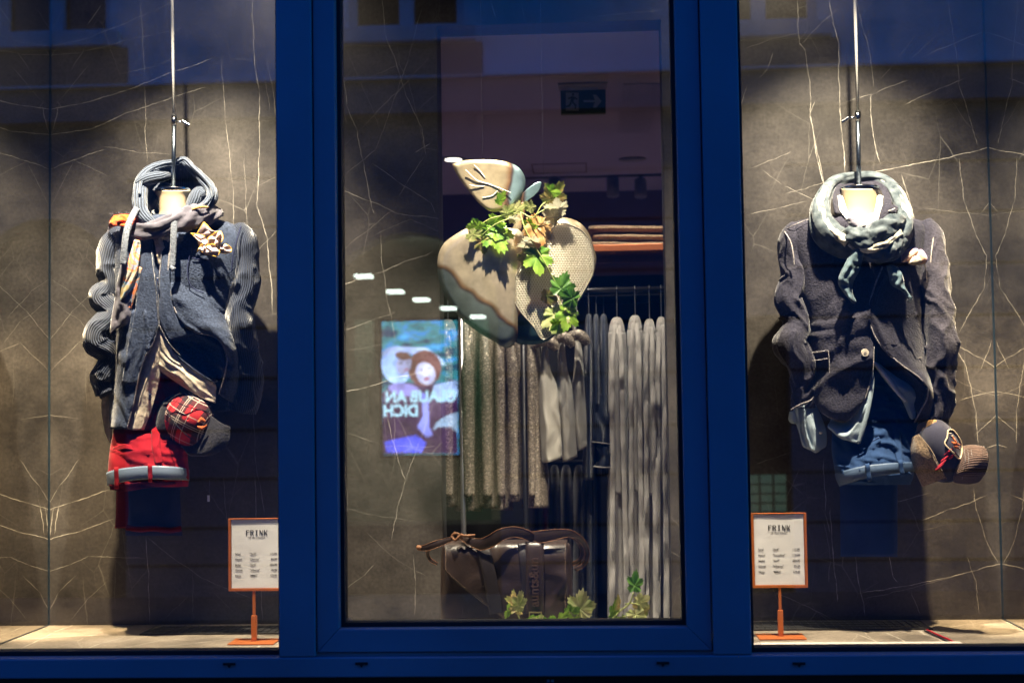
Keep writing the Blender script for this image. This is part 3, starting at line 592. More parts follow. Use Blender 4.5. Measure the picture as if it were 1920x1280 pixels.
def screen_bg():
    m, nt, b = newmat('screen_background'); tc = N(nt, 'TexCoord'); n1 = N(nt, 'TexNoise'); n1.inputs['Scale'].default_value = 5; n1.inputs['Detail'].default_value = 5
    mp = N(nt, 'Mapping'); mp.inputs['Scale'].default_value = (1, 1, 2.5); L(nt, tc.outputs['Object'], mp.inputs[0]); L(nt, mp.outputs[0], n1.inputs['Vector'])
    c = ramp(nt, n1.outputs[0], [(.35, (.01, .04, .10)), (.5, (.04, .22, .25)), (.6, (.03, .22, .6)), (.72, (.1, .5, .8))])
    b.inputs['Base Color'].default_value = (.01, .01, .01, 1); L(nt, c, b.inputs['Emission Color']); b.inputs['Emission Strength'].default_value = 1.0 * SB
    return m
SB = 6.0
MB().box(s0.x, s1.x, s0.y - .0035, s0.y, s1.z, s0.z).build('screen_panel', screen_bg(), scr)
scrpoly('coat_shape', [(718, 850), (718, 735), (740, 715), (800, 720), (858, 715), (858, 850)], (.045, .016, .07), 1, SB)
scrpoly('blue_band', [(725, 848), (720, 828), (780, 815), (800, 830), (790, 848)], (.08, .10, .9), 2, SB)
scrpoly('hood_shape', ell(744, 684, 29, 36, -8), (.30, .46, .95), 2, SB)
scrpoly('arm_shape', [(716, 660), (730, 650), (760, 650), (800, 652), (828, 672), (836, 685), (822, 682), (795, 668), (760, 662), (735, 664), (718, 668)], (.40, .52, .95), 3, SB)
scrpoly('hair_shape', ell(796, 690, 32, 34, 0), (.14, .05, .05), 4, SB)
scrpoly('face_shape', ell(757, 683, 14, 20, 15), (.36, .38, .66), 5, SB)
scrpoly('face_shape', ell(798, 700, 18, 22, -25), (.52, .52, .82), 6, SB)
scrpoly('fringe_shape', ell(756, 667, 15, 8, 10), (.12, .05, .05), 7, SB)
scrpoly('mouth_shape', ell(800, 710, 6, 3, -20), (.35, .12, .22), 8, SB); scrpoly('mouth_shape', ell(762, 693, 5, 2.5, -10), (.30, .12, .25), 8, SB)
for ex, ey in ((791, 694), (805, 691), (752, 681), (764, 679)): scrpoly('eye_shape', ell(ex, ey, 2.2, 1.6), (.06, .03, .05), 8, SB)
scrpoly('scarf_shape', [(812, 722), (858, 712), (858, 740), (830, 752), (812, 745)], (.30, .42, .75), 5, SB)
scrpoly('collar_shape', ell(758, 730, 30, 12, 8), (.20, .18, .5), 3, SB)
scrpoly('hand_shape', [(790, 735), (803, 738), (805, 800), (812, 815), (800, 820), (782, 800), (793, 780)], (.20, .22, .75), 6, SB)
scrpoly('sleeve_shape', [(858, 772), (858, 812), (845, 800), (822, 800), (812, 806), (818, 792), (835, 780)], (.30, .42, .62), 5, SB)
def text(s, loc, size, mat, parent, name='lettering', rot=(math.pi / 2, 0, 0), ext=.0006, align='LEFT', bold=0, ay='TOP_BASELINE', sx=1):
    c = bpy.data.curves.new(name, 'FONT'); c.body = s; c.size = size; c.extrude = ext; c.align_x = align; c.align_y = 'BOTTOM_BASELINE'; c.offset = bold
    o = bpy.data.objects.new('tmp', c); COL.objects.link(o)
    o.rotation_euler = rot; o.location = loc; o.scale = (sx, 1, 1)
    bpy.context.view_layer.update()
    me = bpy.data.meshes.new_from_object(o); me.transform(o.matrix_world); bpy.data.objects.remove(o)
    me.name = name
    me.materials.clear()
    return link(name, me, mat, parent, False)
tw = basic('screen_lettering', (.01, .01, .01), .6, emit=(.45, .75, .95), es=SB * .95)
c = V(856, 752, YS); text('GLAUB AN', (c.x, s0.y + .012, c.z), .14, tw, scr, rot=(math.pi / 2, 0, math.pi), bold=.004, sx=.92)
c = V(785, 779, YS); text('DICH', (c.x, s0.y + .012, c.z), .14, tw, scr, rot=(math.pi / 2, 0, math.pi), bold=.004, sx=.92)
# ================================================================ cloth
def cloth(name, col, kind='wool', var=.18, rough=.9, sheen=.3, bump=1.0, vscale=14, col2=None):
    m, nt, b = newmat(name)
    b.inputs['Roughness'].default_value = rough; b.inputs['Sheen Weight'].default_value = sheen; b.inputs['Sheen Roughness'].default_value = .35; b.inputs['Specular IOR Level'].default_value = .15
    tc = N(nt, 'TexCoord')
    n1 = N(nt, 'TexNoise'); n1.inputs['Scale'].default_value = vscale; n1.inputs['Detail'].default_value = 7; L(nt, tc.outputs['Object'], n1.inputs['Vector'])
    c = ramp(nt, n1.outputs[0], [(.3, tuple(x * (1 - var) for x in col)), (.7, tuple(min(1, x * (1 + var)) for x in (col2 or col)))])
    h = None
    if kind == 'rib':
        wv = N(nt, 'TexWave', wave_type='BANDS', bands_direction='X'); wv.inputs['Scale'].default_value = 44; wv.inputs['Distortion'].default_value = .6; wv.inputs['Detail'].default_value = 1; L(nt, tc.outputs['UV'], wv.inputs['Vector'])
        h = wv.outputs['Fac']; dist = .006
        mu = N(nt, 'Mix', data_type='RGBA', blend_type='MULTIPLY'); mu.inputs[0].default_value = .7; L(nt, c, mu.inputs[6]); L(nt, h, mu.inputs[7]); c = mu.outputs[2]
    elif kind == 'twill':
        wv = N(nt, 'TexWave', wave_type='BANDS', bands_direction='DIAGONAL'); wv.inputs['Scale'].default_value = 160; wv.inputs['Distortion'].default_value = 1; L(nt, tc.outputs['UV'], wv.inputs['Vector']); h = wv.outputs['Fac']; dist = .0006
    elif kind == 'wool':
        n2 = N(nt, 'TexNoise'); n2.inputs['Scale'].default_value = 170; n2.inputs['Detail'].default_value = 5; L(nt, tc.outputs['Object'], n2.inputs['Vector']); h = n2.outputs[0]; dist = .006
        r2 = ramp(nt, h, [(.36, (.62,) * 3), (.64, (1.38,) * 3)])
        mu = N(nt, 'Mix', data_type='RGBA', blend_type='MULTIPLY'); mu.inputs[0].default_value = 1; L(nt, c, mu.inputs[6]); L(nt, r2, mu.inputs[7]); c = mu.outputs[2]
    else:
        n2 = N(nt, 'TexNoise'); n2.inputs['Scale'].default_value = 45; n2.inputs['Detail'].default_value = 5; L(nt, tc.outputs['Object'], n2.inputs['Vector']); h = n2.outputs[0]; dist = .006
    L(nt, c, b.inputs['Base Color'])
    bp = N(nt, 'Bump'); bp.inputs['Strength'].default_value = .55 * bump; bp.inputs['Distance'].default_value = dist; L(nt, h, bp.inputs['Height']); L(nt, bp.outputs[0], b.inputs['Normal'])
    return m
navy_wool = cloth('navy_boiled_wool', (.036, .048, .082)); navy_rib = cloth('navy_ribbed_knit', (.036, .046, .076), 'rib', sheen=.25)
hood_rib = cloth('hood_knit', (.085, .105, .15), 'rib', sheen=.25); cord_mat = cloth('cord_knit', (.17, .19, .23), 'wool')
charcoal = cloth('charcoal_wool', (.027, .026, .038), sheen=.25); trimline = cloth('seam_line', (.26, .24, .24), 'wool')
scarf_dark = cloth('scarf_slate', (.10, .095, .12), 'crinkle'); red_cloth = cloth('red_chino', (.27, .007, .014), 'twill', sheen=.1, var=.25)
blue_cloth = cloth('blue_chino', (.024, .055, .14), 'twill', sheen=.1, var=.2); cream_shirt = cloth('sand_shirt', (.62, .53, .42), 'crinkle', var=.25, vscale=60, sheen=.05)
pale_shirt = cloth('pale_blue_shirt', (.32, .40, .46), 'twill', sheen=.05, var=.08); white_shirt = cloth('white_shirt_collar', (.78, .78, .76), 'twill', sheen=0, var=.04)
belt_mat = basic('belt_leather', (.16, .21, .29), .5, var=.15, bump=.2, bscale=300); dark_form = cloth('dark_navy_cloth', (.018, .022, .06), 'twill', sheen=0)
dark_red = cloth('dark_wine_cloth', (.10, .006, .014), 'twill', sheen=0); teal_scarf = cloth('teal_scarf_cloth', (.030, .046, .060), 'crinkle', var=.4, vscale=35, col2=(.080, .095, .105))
cream_paint = basic('bust_cream', (.46, .37, .24), .45, var=.05); chrome = basic('chrome', (.75, .75, .75), .12, 1.0); steel_rod = basic('rod_steel', (.62, .62, .62), .22, 1.0)
metal_btn = basic('button_shell', (.62, .55, .45), .35)

def fold(amp, fx, fy, seed=0.):
    return lambda u, v, x, y: amp * fbm(x * fx + seed, y * fy + seed * 1.7, seed, 2)
def both(*fs): return lambda u, v, x, y: sum(f(u, v, x, y) for f in fs)
def crease(amp, ax, ay, period, seed=0., sharp=1.6):
    """slanting folds: ax, ay = direction across the folds in picture points"""
    def f(u, v, x, y):
        t = (x * ax + y * ay) / period + 1.1 * fbm(x * .012 + seed, y * .012, seed, 2)
        g = .5 + .5 * math.sin(2 * math.pi * t)
        return amp * (g ** sharp) * (.5 + fbm(x * .009 + 5 + seed, y * .009, seed, 2))
    return f
def ridged(amp, ang, long_, short, seed=0., p=1.6):
    ca, sa = math.cos(R(ang)), math.sin(R(ang))
    def f(u, v, x, y):
        a, b = (x * ca + y * sa) / long_, (-x * sa + y * ca) / short
        n_ = noise.noise(Vector((a * .6 + seed, b * .62 + .45 * noise.noise(Vector((a * 1.1, b * .4, seed))), seed * .37))) * 1.3 + .12 * noise.noise(Vector((a * 3, b * 2.2, seed)))
        return amp * max(0., 1 - abs(n_) * 2.6) ** p
    return f
def line(name, pts, mat, parent, r=1.2, Y0=YM, n=8, nv=50):
    return tube(name, [(p[0], p[1], p[2], r) for p in pts], mat, parent, Y0, n=n, nv=nv)
def ribbon(name, c, wpx, mat, parent, Y0=YM, thick=.004, nv=40, nu=6, disp=None, tilt=0.):
    """flat strip along (px, py, d) centre points; wpx wide or list of widths"""
    ws = wpx if isinstance(wpx, (list, tuple)) else [wpx] * len(c)
    rows = []
    for i, p in enumerate(c):
        a = c[max(i - 1, 0)]; b = c[min(i + 1, len(c) - 1)]
        tx, ty = b[0] - a[0], b[1] - a[1]; l = math.hypot(tx, ty) or 1
        nx, ny = -ty / l, tx / l; h = ws[i] / 2
        rows.append([(p[0] + nx * h, p[1] + ny * h, p[2] + tilt), (p[0], p[1], p[2] + .002), (p[0] - nx * h, p[1] - ny * h, p[2] - tilt)])
    return patch(name, rows, mat, parent, Y0, nu=nu, nv=nv, thick=thick, disp=disp)
def dome(name, cx, cy, rx, ry, h, mat, parent, Y0, rot=0, d0=0, n=40, k=14, thick=.002, pw=2.0):
    G = []
    c_, s_ = math.cos(R(rot)), math.sin(R(rot))
    for i in range(k + 1):
        s = math.sin(math.pi / 2 * max(i, .02) / k); ring = []
        for j in range(n):
            a = 2 * math.pi * j / n; x, y = rx * s * math.cos(a), ry * s * math.sin(a)
            ring.append(P(cx + x * c_ - y * s_, cy + x * s_ + y * c_, Y0 - d0 - h * max(0, 1 - s ** pw) ** (1 / pw)))
        G.append(ring)
    return grid_mesh(name, np.array(G, float), mat, parent, thick, closed=True)

def hanging_bust(cx, top, rod_top, rod_mid, cl, neck, wing, label):
    """rod_* = (px, py) points of the rod; neck = stations of the cream neck and shoulders"""
    c = P(cx, neck[0][0], YM)
    t = thing('hanging_bust', label, 'mannequin', tuple(c), 'hanging busts of the window display')
    a = P(rod_top[0], rod_top[1], YM); b = P(rod_mid[0], rod_mid[1], YM); e = P(cl[0], cl[1], YM)
    d = (a - b).normalized(); a2 = a + d * ((ZC - a.z) / d.z)
    MB().bar(b, a2, .0055, 14).build('upper_rod', basic('rod_satin', (.70, .69, .66), .35, .35), t, True)
    MB().bar(e, b, .0075, 16).build('lower_rod', basic('rod_blued', (.25, .30, .36), .25, 1.0), t, True)
    up = (b - e).normalized()
    MB().bar(b - up * .012, b + up * .018, .0105, 16).build('clamp', chrome, t, True)
    s = 1 if wing[0] > b.x or wing[0] > 0 and wing[1] > 0 else -1
    s = wing[0]
    m = MB(); m.bar(b, b + Vector((s * .030, -.004, -.002)), .004, 10); q = b + Vector((s * .030, -.004, -.002))
    m.build('screw', chrome, t, True)
    MB().add([q + Vector((0, -.003, -.005)), q + Vector((s * .022, -.003, -.018)), q + Vector((s * .026, -.003, -.010)), q + Vector((0, -.003, .006)),
              q + Vector((0, .003, -.005)), q + Vector((s * .022, .003, -.018)), q + Vector((s * .026, .003, -.010)), q + Vector((0, .003, .006))],
             [(0, 1, 2, 3), (7, 6, 5, 4), (0, 4, 5, 1), (1, 5, 6, 2), (2, 6, 7, 3), (3, 7, 4, 0)]).build('wing_nut', chrome, t, bevel=.002)
    o = loft('neck', neck, cream_paint, t, n=48, nv=40, e=2.0, thick=.004)
    y0, xl, xr = neck[0][0], neck[0][1], neck[0][2]
    m = MB(); cc = P((xl + xr) / 2, y0, YM); r = (xr - xl) / 2 * YM / FP + .004
    m.bar(cc - Vector((0, 0, .002)), cc + Vector((0, 0, .006)), r, 40); m.v = [Vector((v.x, YM + (v.y - YM) * .8, v.z)) for v in m.v]
    m.build('neck_cap', chrome, t, False, bevel=.0015)
    return t

# ================================================================ left display
bl = hanging_bust(325, 0, (322.5, 0), (326.5, 228), (325, 352), [(357, 292, 357, .050, .045), (368, 296, 353, .046, .042), (385, 299, 351, .046, .042), (402, 299, 353, .05, .045), (418, 290, 366, .06, .05), (434, 262, 396, .08, .06), (456, 240, 420, .09, .07)],
                  (1, 0), 'cream bust on a steel rod wearing the hooded cardigan and red trousers')
# ---- wool jacket with the ribbed sleeves
jk = thing('wool_jacket', 'navy boiled wool jacket with ribbed knit sleeves over the red trousers', 'jacket', tuple(P(325, 800, YM)))
bodyf = both(fold(.010, .02, .008, 2.), ridged(.009, 75, 150, 38, 4.))
def backs(u, v, x, y): return bodyf(u, v, x, y) * min(1, v * 3)
loft('body', [(402, 296, 362, .055, .05), (409, 262, 396, .072, .06), (418, 232, 430, .088, .07), (430, 214, 450, .098, .08), (450, 208, 460, .108, .085), (490, 209, 460, .122, .09), (550, 212, 452, .128, .09), (610, 214, 444, .120, .09), (640, 216, 440, .10, .09)],
     navy_wool, jk, disp=backs, n=72, nv=80)
patch('back_panel', [[(212, 630, -.07), (260, 632, -.085), (350, 632, -.085), (440, 630, -.06)], [(208, 720, -.07), (280, 722, -.08), (360, 722, -.08), (442, 720, -.06)], [(208, 796, -.06), (290, 794, -.075), (360, 780, -.08), (430, 770, -.06)]], navy_wool, jk, nu=20, nv=16)
patch('front_panel', [[(212, 566, .0), (232, 568, .07), (262, 568, .10), (296, 570, .115)], [(212, 590, .02), (232, 592, .10), (262, 592, .128), (296, 594, .135)], [(209, 640, .02), (228, 640, .095), (256, 640, .125), (287, 640, .132)], [(206, 690, .02), (224, 690, .09), (244, 690, .118), (263, 690, .125)],
      [(205, 745, .02), (222, 745, .085), (238, 745, .11), (252, 745, .118)], [(206, 803, .02), (214, 804, .08), (226, 804, .10), (237, 804, .108)]], navy_wool, jk, nu=34, nv=50, disp=both(ridged(.013, 88, 120, 14, 7.), ridged(.008, 60, 60, 14, 3.)), thick=.005)
line('front_edge', [(297, 594, .140), (288, 640, .137), (264, 690, .130), (253, 745, .123), (238, 804, .113)], trimline, jk, 1.1)
# the right front swings out to a rounded flap
patch('lining_panel', [[(298, 600, .128), (315, 606, .12), (335, 612, .115), (360, 622, .12)], [(309, 632, .122), (340, 640, .09), (375, 646, .085), (404, 640, .11)], [(330, 664, .118), (360, 672, .085), (392, 672, .085), (420, 662, .12)], [(362, 692, .118), (385, 700, .10), (405, 698, .10), (424, 690, .125)], [(396, 714, .116), (404, 716, .112), (411, 714, .112), (417, 710, .122)]],
      navy_wool, jk, nu=30, nv=34, disp=ridged(.012, 35, 70, 14, 3.), thick=.004)
patch('flap_panel', [[(318, 530, .118), (348, 530, .118), (400, 534, .09), (446, 540, .02)], [(322, 560, .136), (350, 560, .138), (400, 566, .118), (446, 572, .05)], [(334, 594, .138), (366, 596, .148), (410, 600, .13), (448, 606, .05)], [(362, 620, .142), (398, 618, .160), (428, 626, .14), (450, 640, .05)], [(404, 632, .146), (426, 646, .162), (442, 656, .12), (452, 668, .05)], [(423, 660, .142), (436, 678, .150), (446, 690, .11), (454, 700, .05)], [(420, 700, .130), (432, 712, .13), (444, 722, .09), (454, 730, .04)], [(410, 738, .10), (424, 748, .10), (440, 758, .07), (452, 764, .03)]],
      navy_wool, jk, nu=34, nv=50, disp=both(fold(.008, .02, .015, 9.), ridged(.010, 30, 80, 18, 2.)), thick=.006)
line('front_edge', [(326, 420, .120), (318, 470, .135), (315, 520, .140), (322, 560, .142), (335, 594, .145), (363, 621, .150), (405, 632, .154), (425, 660, .150), (422, 700, .138), (411, 738, .108)], trimline, jk, 1.4, nv=90)
# chest pocket and darts
line('pocket_seam', [(358, 470, .130), (352, 500, .136), (354, 528, .138), (366, 543, .136), (382, 549, .133)], dark_form, jk, .9)
line('pocket_seam', [(360, 483, .131), (372, 486, .131), (384, 486, .130)], dark_form, jk, .8)
line('shoulder_seam', [(452, 424, .07), (444, 450, .09), (437, 480, .10), (434, 510, .10)], dark_form, jk, 1.2)
def sleeve_f(k, a, ph, sk=1.3):
    def f(j, v):
        x, z = math.cos(6.283 * j), math.sin(6.283 * j)
        t = k * v + .35 * math.sin(6.283 * j + ph) + .5 * noise.noise(Vector((x * .8 + ph, z * .8, v * 4)))
        r1 = (1 - abs(math.sin(math.pi * t))) ** 1.5
        r2 = max(0, 1 - abs(noise.fractal(Vector((x * .9 + ph * 3, z * .9, v * k * 1.3)), 1., 2., 2)) * 2.8) ** 1.6
        g = min(1, max(0, v - .04) * 5)
        return g * a * (1.1 * r1 * (.5 + .9 * noise.noise(Vector((x, z, v * 5 + ph))) ) + 1.0 * r2) - a * .35 * g
    return f
tube('sleeve', [(232, 436, .0, 20), (213, 462, .01, 27), (204, 500, .02, 25), (207, 532, .03, 20), (194, 560, .04, 24), (214, 588, .05, 21), (184, 620, .07, 26), (184, 645, .07, 25), (212, 668, .05, 22), (196, 700, .05, 22), (190, 716, .05, 19), (202, 738, .05, 17)],
     navy_rib, jk, flat=1.1, disp=sleeve_f(6, .15, .6), nv=150, n=48)
tube('sleeve_cuff', [(182, 708, .055, 15), (190, 722, .055, 17), (196, 738, .05, 17)], navy_rib, jk, nv=16, n=30, disp=lambda j, v: .03 * math.sin(40 * j))
tube('sleeve', [(446, 430, .0, 18), (458, 452, .02, 25), (461, 490, .03, 25), (460, 535, .05, 27), (448, 580, .08, 26), (452, 620, .09, 27), (458, 660, .07, 28), (464, 700, .05, 29), (462, 740, .04, 28), (456, 768, .03, 25)],
     navy_rib, jk, flat=1.1, disp=sleeve_f(5, .12, 2.4), nv=150, n=48)
patch('sleeve_cuff', [[(430, 700, .06), (455, 702, .09), (478, 706, .05)], [(428, 735, .06), (456, 738, .085), (484, 726, .03)], [(430, 765, .05), (452, 772, .07), (472, 750, .03)]], navy_rib, jk, nu=20, nv=20)
# ---- zip cardigan with hood under the jacket
cg = thing('hooded_cardigan', 'grey blue knitted hood and zip front showing inside the navy jacket', 'cardigan', tuple(P(300, 620, YM)))
patch('zip_front', [[(262, 440, .105), (272, 442, .118), (284, 446, .125)], [(258, 500, .125), (274, 500, .135), (290, 500, .138)], [(256, 560, .132), (276, 560, .140), (294, 560, .142)], [(250, 600, .135), (274, 602, .142), (297, 606, .142)], [(238, 660, .126), (256, 662, .134), (274, 662, .136)], [(228, 720, .11), (242, 722, .124), (256, 722, .124)]], navy_wool, cg, nu=20, nv=40, disp=crease(.006, 1, .1, 22, 2.))
patch('zip_front', [[(306, 440, .122), (316, 436, .124), (326, 430, .12)], [(302, 500, .137), (310, 498, .140), (318, 496, .137)], [(298, 560, .142), (309, 560, .146), (321, 558, .142)], [(300, 600, .142), (315, 602, .146), (334, 600, .142)], [(318, 640, .138), (340, 634, .140), (362, 626, .142)]], navy_wool, cg, nu=20, nv=34, disp=crease(.005, 1, .1, 22, 5.))
zip_mat = basic('zip_teeth', (.35, .35, .36), .35, 1.0, bump=.6, bscale=700)
for pts in ([(284, 470, .134), (287, 500, .142), (292, 540, .146), (295, 580, .147), (297, 610, .146)], [(303, 470, .134), (300, 500, .142), (297, 540, .146), (297, 580, .147), (299, 610, .146)],
            [(297, 610, .147), (288, 640, .142), (272, 668, .140), (262, 700, .134), (256, 728, .128)], [(299, 610, .147), (316, 642, .143), (338, 666, .130)]):
    line('zip_tape', pts, zip_mat, cg, .9)
line('zip_pull', [(295, 520, .152), (296, 528, .154), (297, 536, .152)], chrome, cg, 2.2, nv=10)
hood = [(292, 424, .125, 9), (276, 412, .12, 12), (264, 394, .10, 14), (262, 368, .07, 14), (266, 342, .03, 13), (282, 322, -.02, 12), (306, 311, -.05, 10), (330, 307, -.06, 9), (345, 302, -.06, 9), (360, 316, -.05, 9), (378, 333, -.02, 9), (394, 352, .02, 10), (398, 370, .06, 11), (386, 386, .10, 10), (366, 396, .125, 9), (350, 404, .13, 7)]
tube('hood_rim', hood, hood_rib, cg, n=30, nv=160, disp=lambda j, v: .12 * fbm(math.cos(6.28 * j) * 1.2, v * 14, math.sin(6.28 * j), 3) + .07 * math.sin(6.28 * j * 2 + 9 * v))
tube('hood_rim', [(x, y - 3, d + .035, 2.6) for x, y, d, r in hood[3:14]], hood_rib, cg, n=14, nv=120)
patch('hood_inside', [[(256, 350, .02), (280, 318, -.03), (325, 304, -.07), (362, 318, -.06), (402, 362, .02)], [(262, 376, .01), (286, 346, -.08), (326, 338, -.12), (364, 346, -.10), (398, 378, .01)], [(270, 398, .02), (292, 384, -.07), (326, 380, -.11), (362, 382, -.08), (392, 392, .02)], [(272, 420, .03), (300, 424, -.03), (330, 424, -.06), (360, 418, -.03), (400, 406, .03)]],
      cloth('hood_inside_knit', (.07, .08, .11), 'rib'), cg, nu=40, nv=30, disp=fold(.02, .04, .04, 3.))
tube('hood_fold', [(258, 346, .05, 10), (278, 336, .05, 12), (300, 332, .02, 11), (314, 330, -.02, 8)], hood_rib, cg, nv=40)
tube('hood_fold', [(292, 362, -.02, 9), (306, 352, -.03, 11), (318, 356, -.05, 10)], hood_rib, cg, nv=30)
tube('hood_fold', [(356, 398, .03, 12), (366, 376, .02, 15), (374, 362, .0, 13), (386, 368, .02, 10)], hood_rib, cg, nv=40)
for pts in ([(257, 390, .13), (246, 410, .15), (238, 432, .16), (234, 460, .168), (231, 496, .165)], [(334, 390, .14), (328, 408, .160), (326, 440, .165), (325, 470, .163), (323, 500, .162)]):
    ribbon('drawstring', pts, 11, cord_mat, cg, thick=.006)
for x, y, d in ((323.5, 503, .163),): tube('drawstring_end', [(x - 4, y - 2, d, 5), (x + 3, y + 3, d, 5)], cord_mat, cg, nv=8)
# ---- shirt
sh = thing('sand_shirt', 'crumpled sand coloured shirt hanging out under the navy jacket', 'shirt', tuple(P(290, 800, YM)))
patch('collar', [[(278, 436, .112), (298, 432, .125), (322, 430, .118)], [(288, 450, .122), (300, 446, .130), (320, 446, .124)], [(292, 468, .128), (298, 470, .132), (308, 468, .128)], [(295, 494, .130), (298, 496, .132), (302, 494, .130)]], cream_shirt, sh, nu=20, nv=24, disp=fold(.012, .08, .08, 4.))
patch('front_tail', [[(290, 612, .110), (296, 612, .118), (302, 614, .112)], [(280, 643, .105), (296, 643, .122), (314, 645, .108)], [(268, 671, .10), (285, 674, .12), (300, 680, .112)], [(257, 704, .096), (276, 706, .114), (300, 704, .108)], [(252, 735, .092), (270, 738, .11), (293, 738, .100)], [(242, 776, .088), (262, 778, .106), (282, 774, .096)], [(233, 803, .085), (252, 806, .10), (270, 805, .09)]],
      cream_shirt, sh, nu=34, nv=60, disp=both(fold(.005, .03, .02, 6.), ridged(.003, 100, 70, 14, 2.)))
patch('front_tail', [[(292, 614, .122), (300, 617, .126), (306, 622, .122)], [(287, 660, .112), (310, 662, .126), (332, 668, .118)], [(286, 680, .106), (318, 688, .122), (362, 692, .112)], [(300, 694, .100), (340, 708, .118), (401, 716, .105)], [(322, 710, .096), (360, 728, .110), (405, 738, .10)], [(360, 736, .09), (382, 748, .10), (404, 756, .095)]],
      cream_shirt, sh, nu=40, nv=50, disp=both(fold(.005, .03, .03, 8.), ridged(.003, 40, 70, 16, 5.)))
patch('side_tail', [[(192, 730, -.02), (198, 728, .0), (206, 730, .0)], [(191, 770, -.02), (198, 772, .0), (208, 772, .0)], [(198, 812, -.03), (204, 826, -.02), (210, 836, -.02)]], cream_shirt, sh, nu=10, nv=20)
tube('button_tab', [(281, 738, .108, 2.4), (280, 750, .107, 2.4)], dark_form, sh, nv=6, n=10)
# ---- scarf
sc = thing('printed_scarf', 'slate scarf with fringed edge and an orange and blue printed end beside the left cord', 'scarf', tuple(P(240, 590, YM)))
tube('neck_wrap', [(232, 428, .06, 15), (256, 433, .115, 18), (290, 430, .145, 17), (320, 420, .150, 17), (346, 412, .148, 20), (372, 403, .13, 21), (394, 398, .09, 19), (408, 396, .03, 14)], scarf_dark, sc, flat=.55, n=48, nv=120,
     disp=lambda j, v: .22 * fbm(math.cos(6.28 * j) * 1.5, v * 4, math.sin(6.28 * j) * 3, 3) + .12 * math.sin(2 * math.pi * (j * 5 + 1.4 * math.sin(4 * v))))
patch('orange_end', [[(214, 404, .07), (232, 402, .09), (256, 404, .10)], [(206, 416, .07), (228, 412, .105), (258, 412, .115)], [(203, 428, .05), (222, 424, .10), (262, 426, .12)]], cloth('orange_cloth', (.85, .10, .02), 'crinkle', var=.4), sc, nu=24, nv=14, disp=fold(.012, .08, .1, 2.))
ribbon('light_fold', [(360, 392, .155), (376, 388, .15), (390, 389, .13)], [2, 5, 2], cloth('ochre_cloth', (.55, .28, .10), 'crinkle'), sc)
def print_mat():
    m, nt, b = newmat('printed_cloth'); tc = N(nt, 'TexCoord'); n1 = N(nt, 'TexNoise'); n1.inputs['Scale'].default_value = 11; n1.inputs['Detail'].default_value = 5; n1.inputs['Distortion'].default_value = 1.5; L(nt, tc.outputs['Object'], n1.inputs['Vector'])
    c = ramp(nt, n1.outputs[0], [(.34, (.03, .05, .10)), (.42, (.55, .50, .40)), (.50, (.85, .22, .04)), (.56, (.16, .33, .50)), (.64, (.50, .36, .12)), (.72, (.62, .60, .52))])
    L(nt, c, b.inputs['Base Color']); b.inputs['Roughness'].default_value = .8; return m
pm = print_mat()
patch('printed_end', [[(252, 450, .135), (258, 450, .142), (264, 452, .135)], [(240, 490, .14), (250, 492, .150), (260, 494, .142)], [(230, 530, .14), (240, 532, .150), (250, 536, .142)], [(223, 572, .135), (228, 560, .145), (238, 552, .14)]], pm, sc, nu=16, nv=34, disp=crease(.008, 1, .3, 14, 1.))
patch('printed_end', [[(258, 494, .132), (262, 500, .138), (266, 502, .134)], [(244, 540, .134), (250, 540, .140), (257, 542, .134)], [(234, 580, .13), (240, 582, .134), (246, 580, .13)]], pm, sc, nu=10, nv=20)
patch('hanging_end', [[(228, 490, .125), (232, 480, .135), (238, 478, .130)], [(220, 530, .125), (230, 530, .138), (240, 530, .132)], [(214, 570, .12), (228, 572, .137), (246, 570, .132)], [(208, 606, .115), (222, 606, .13), (242, 604, .128)], [(207, 628, .11), (212, 620, .12), (226, 612, .12)]], scarf_dark, sc, nu=26, nv=34, disp=both(crease(.010, 1, .2, 16, 4.), fold(.006, .06, .06, 1.)))
fr = MB(); rr = random.Random(3)
for (xa, ya, xb, yb, d) in ((243, 447, 284, 450, .135), (208, 626, 232, 612, .115), (205, 402, 246, 399, .07), (205, 420, 203, 432, .06)):
    for i in range(26):
        t = rr.random(); x, y = xa + (xb - xa) * t, ya + (yb - ya) * t
        fr.bar(P(x, y, YM - d), P(x + rr.uniform(-4, 4), y + rr.uniform(3, 9) * (1 if ya > 410 else -.6), YM - d - rr.uniform(-.004, .006)), .0006, 4, .0002)
o = fr.build('fringe', scarf_dark, sc); o['kind'] = 'stuff'
# ---- pocket square, folded in points with a yellow hem
ps = thing('pocket_square', 'pleated organza pocket square with yellow hem on the navy jacket', 'pocket square', tuple(P(392, 474, YM)))
organza = cloth('organza_print', (.62, .47, .42), 'crinkle', var=.35, vscale=40, sheen=.1); organza_d = cloth('organza_dark', (.20, .15, .17), 'crinkle', var=.4, vscale=40); hem = basic('yellow_hem', (.72, .42, .03), .7)
pet = [([(368, 440), (380, 420), (384, 418), (400, 434), (412, 434), (392, 444)], .150, organza_d), ([(358, 437), (374, 440), (390, 446), (388, 462), (380, 474), (370, 452)], .155, organza), ([(390, 446), (404, 436), (414, 434), (418, 448), (408, 460), (392, 470)], .160, organza),
       ([(372, 466), (380, 458), (388, 464), (392, 476), (376, 470), (370, 472)], .162, organza), ([(412, 458), (424, 458), (434, 466), (430, 474), (412, 474), (408, 466)], .152, organza), ([(386, 462), (400, 458), (412, 470), (406, 480), (394, 478), (382, 474)], .166, organza)]
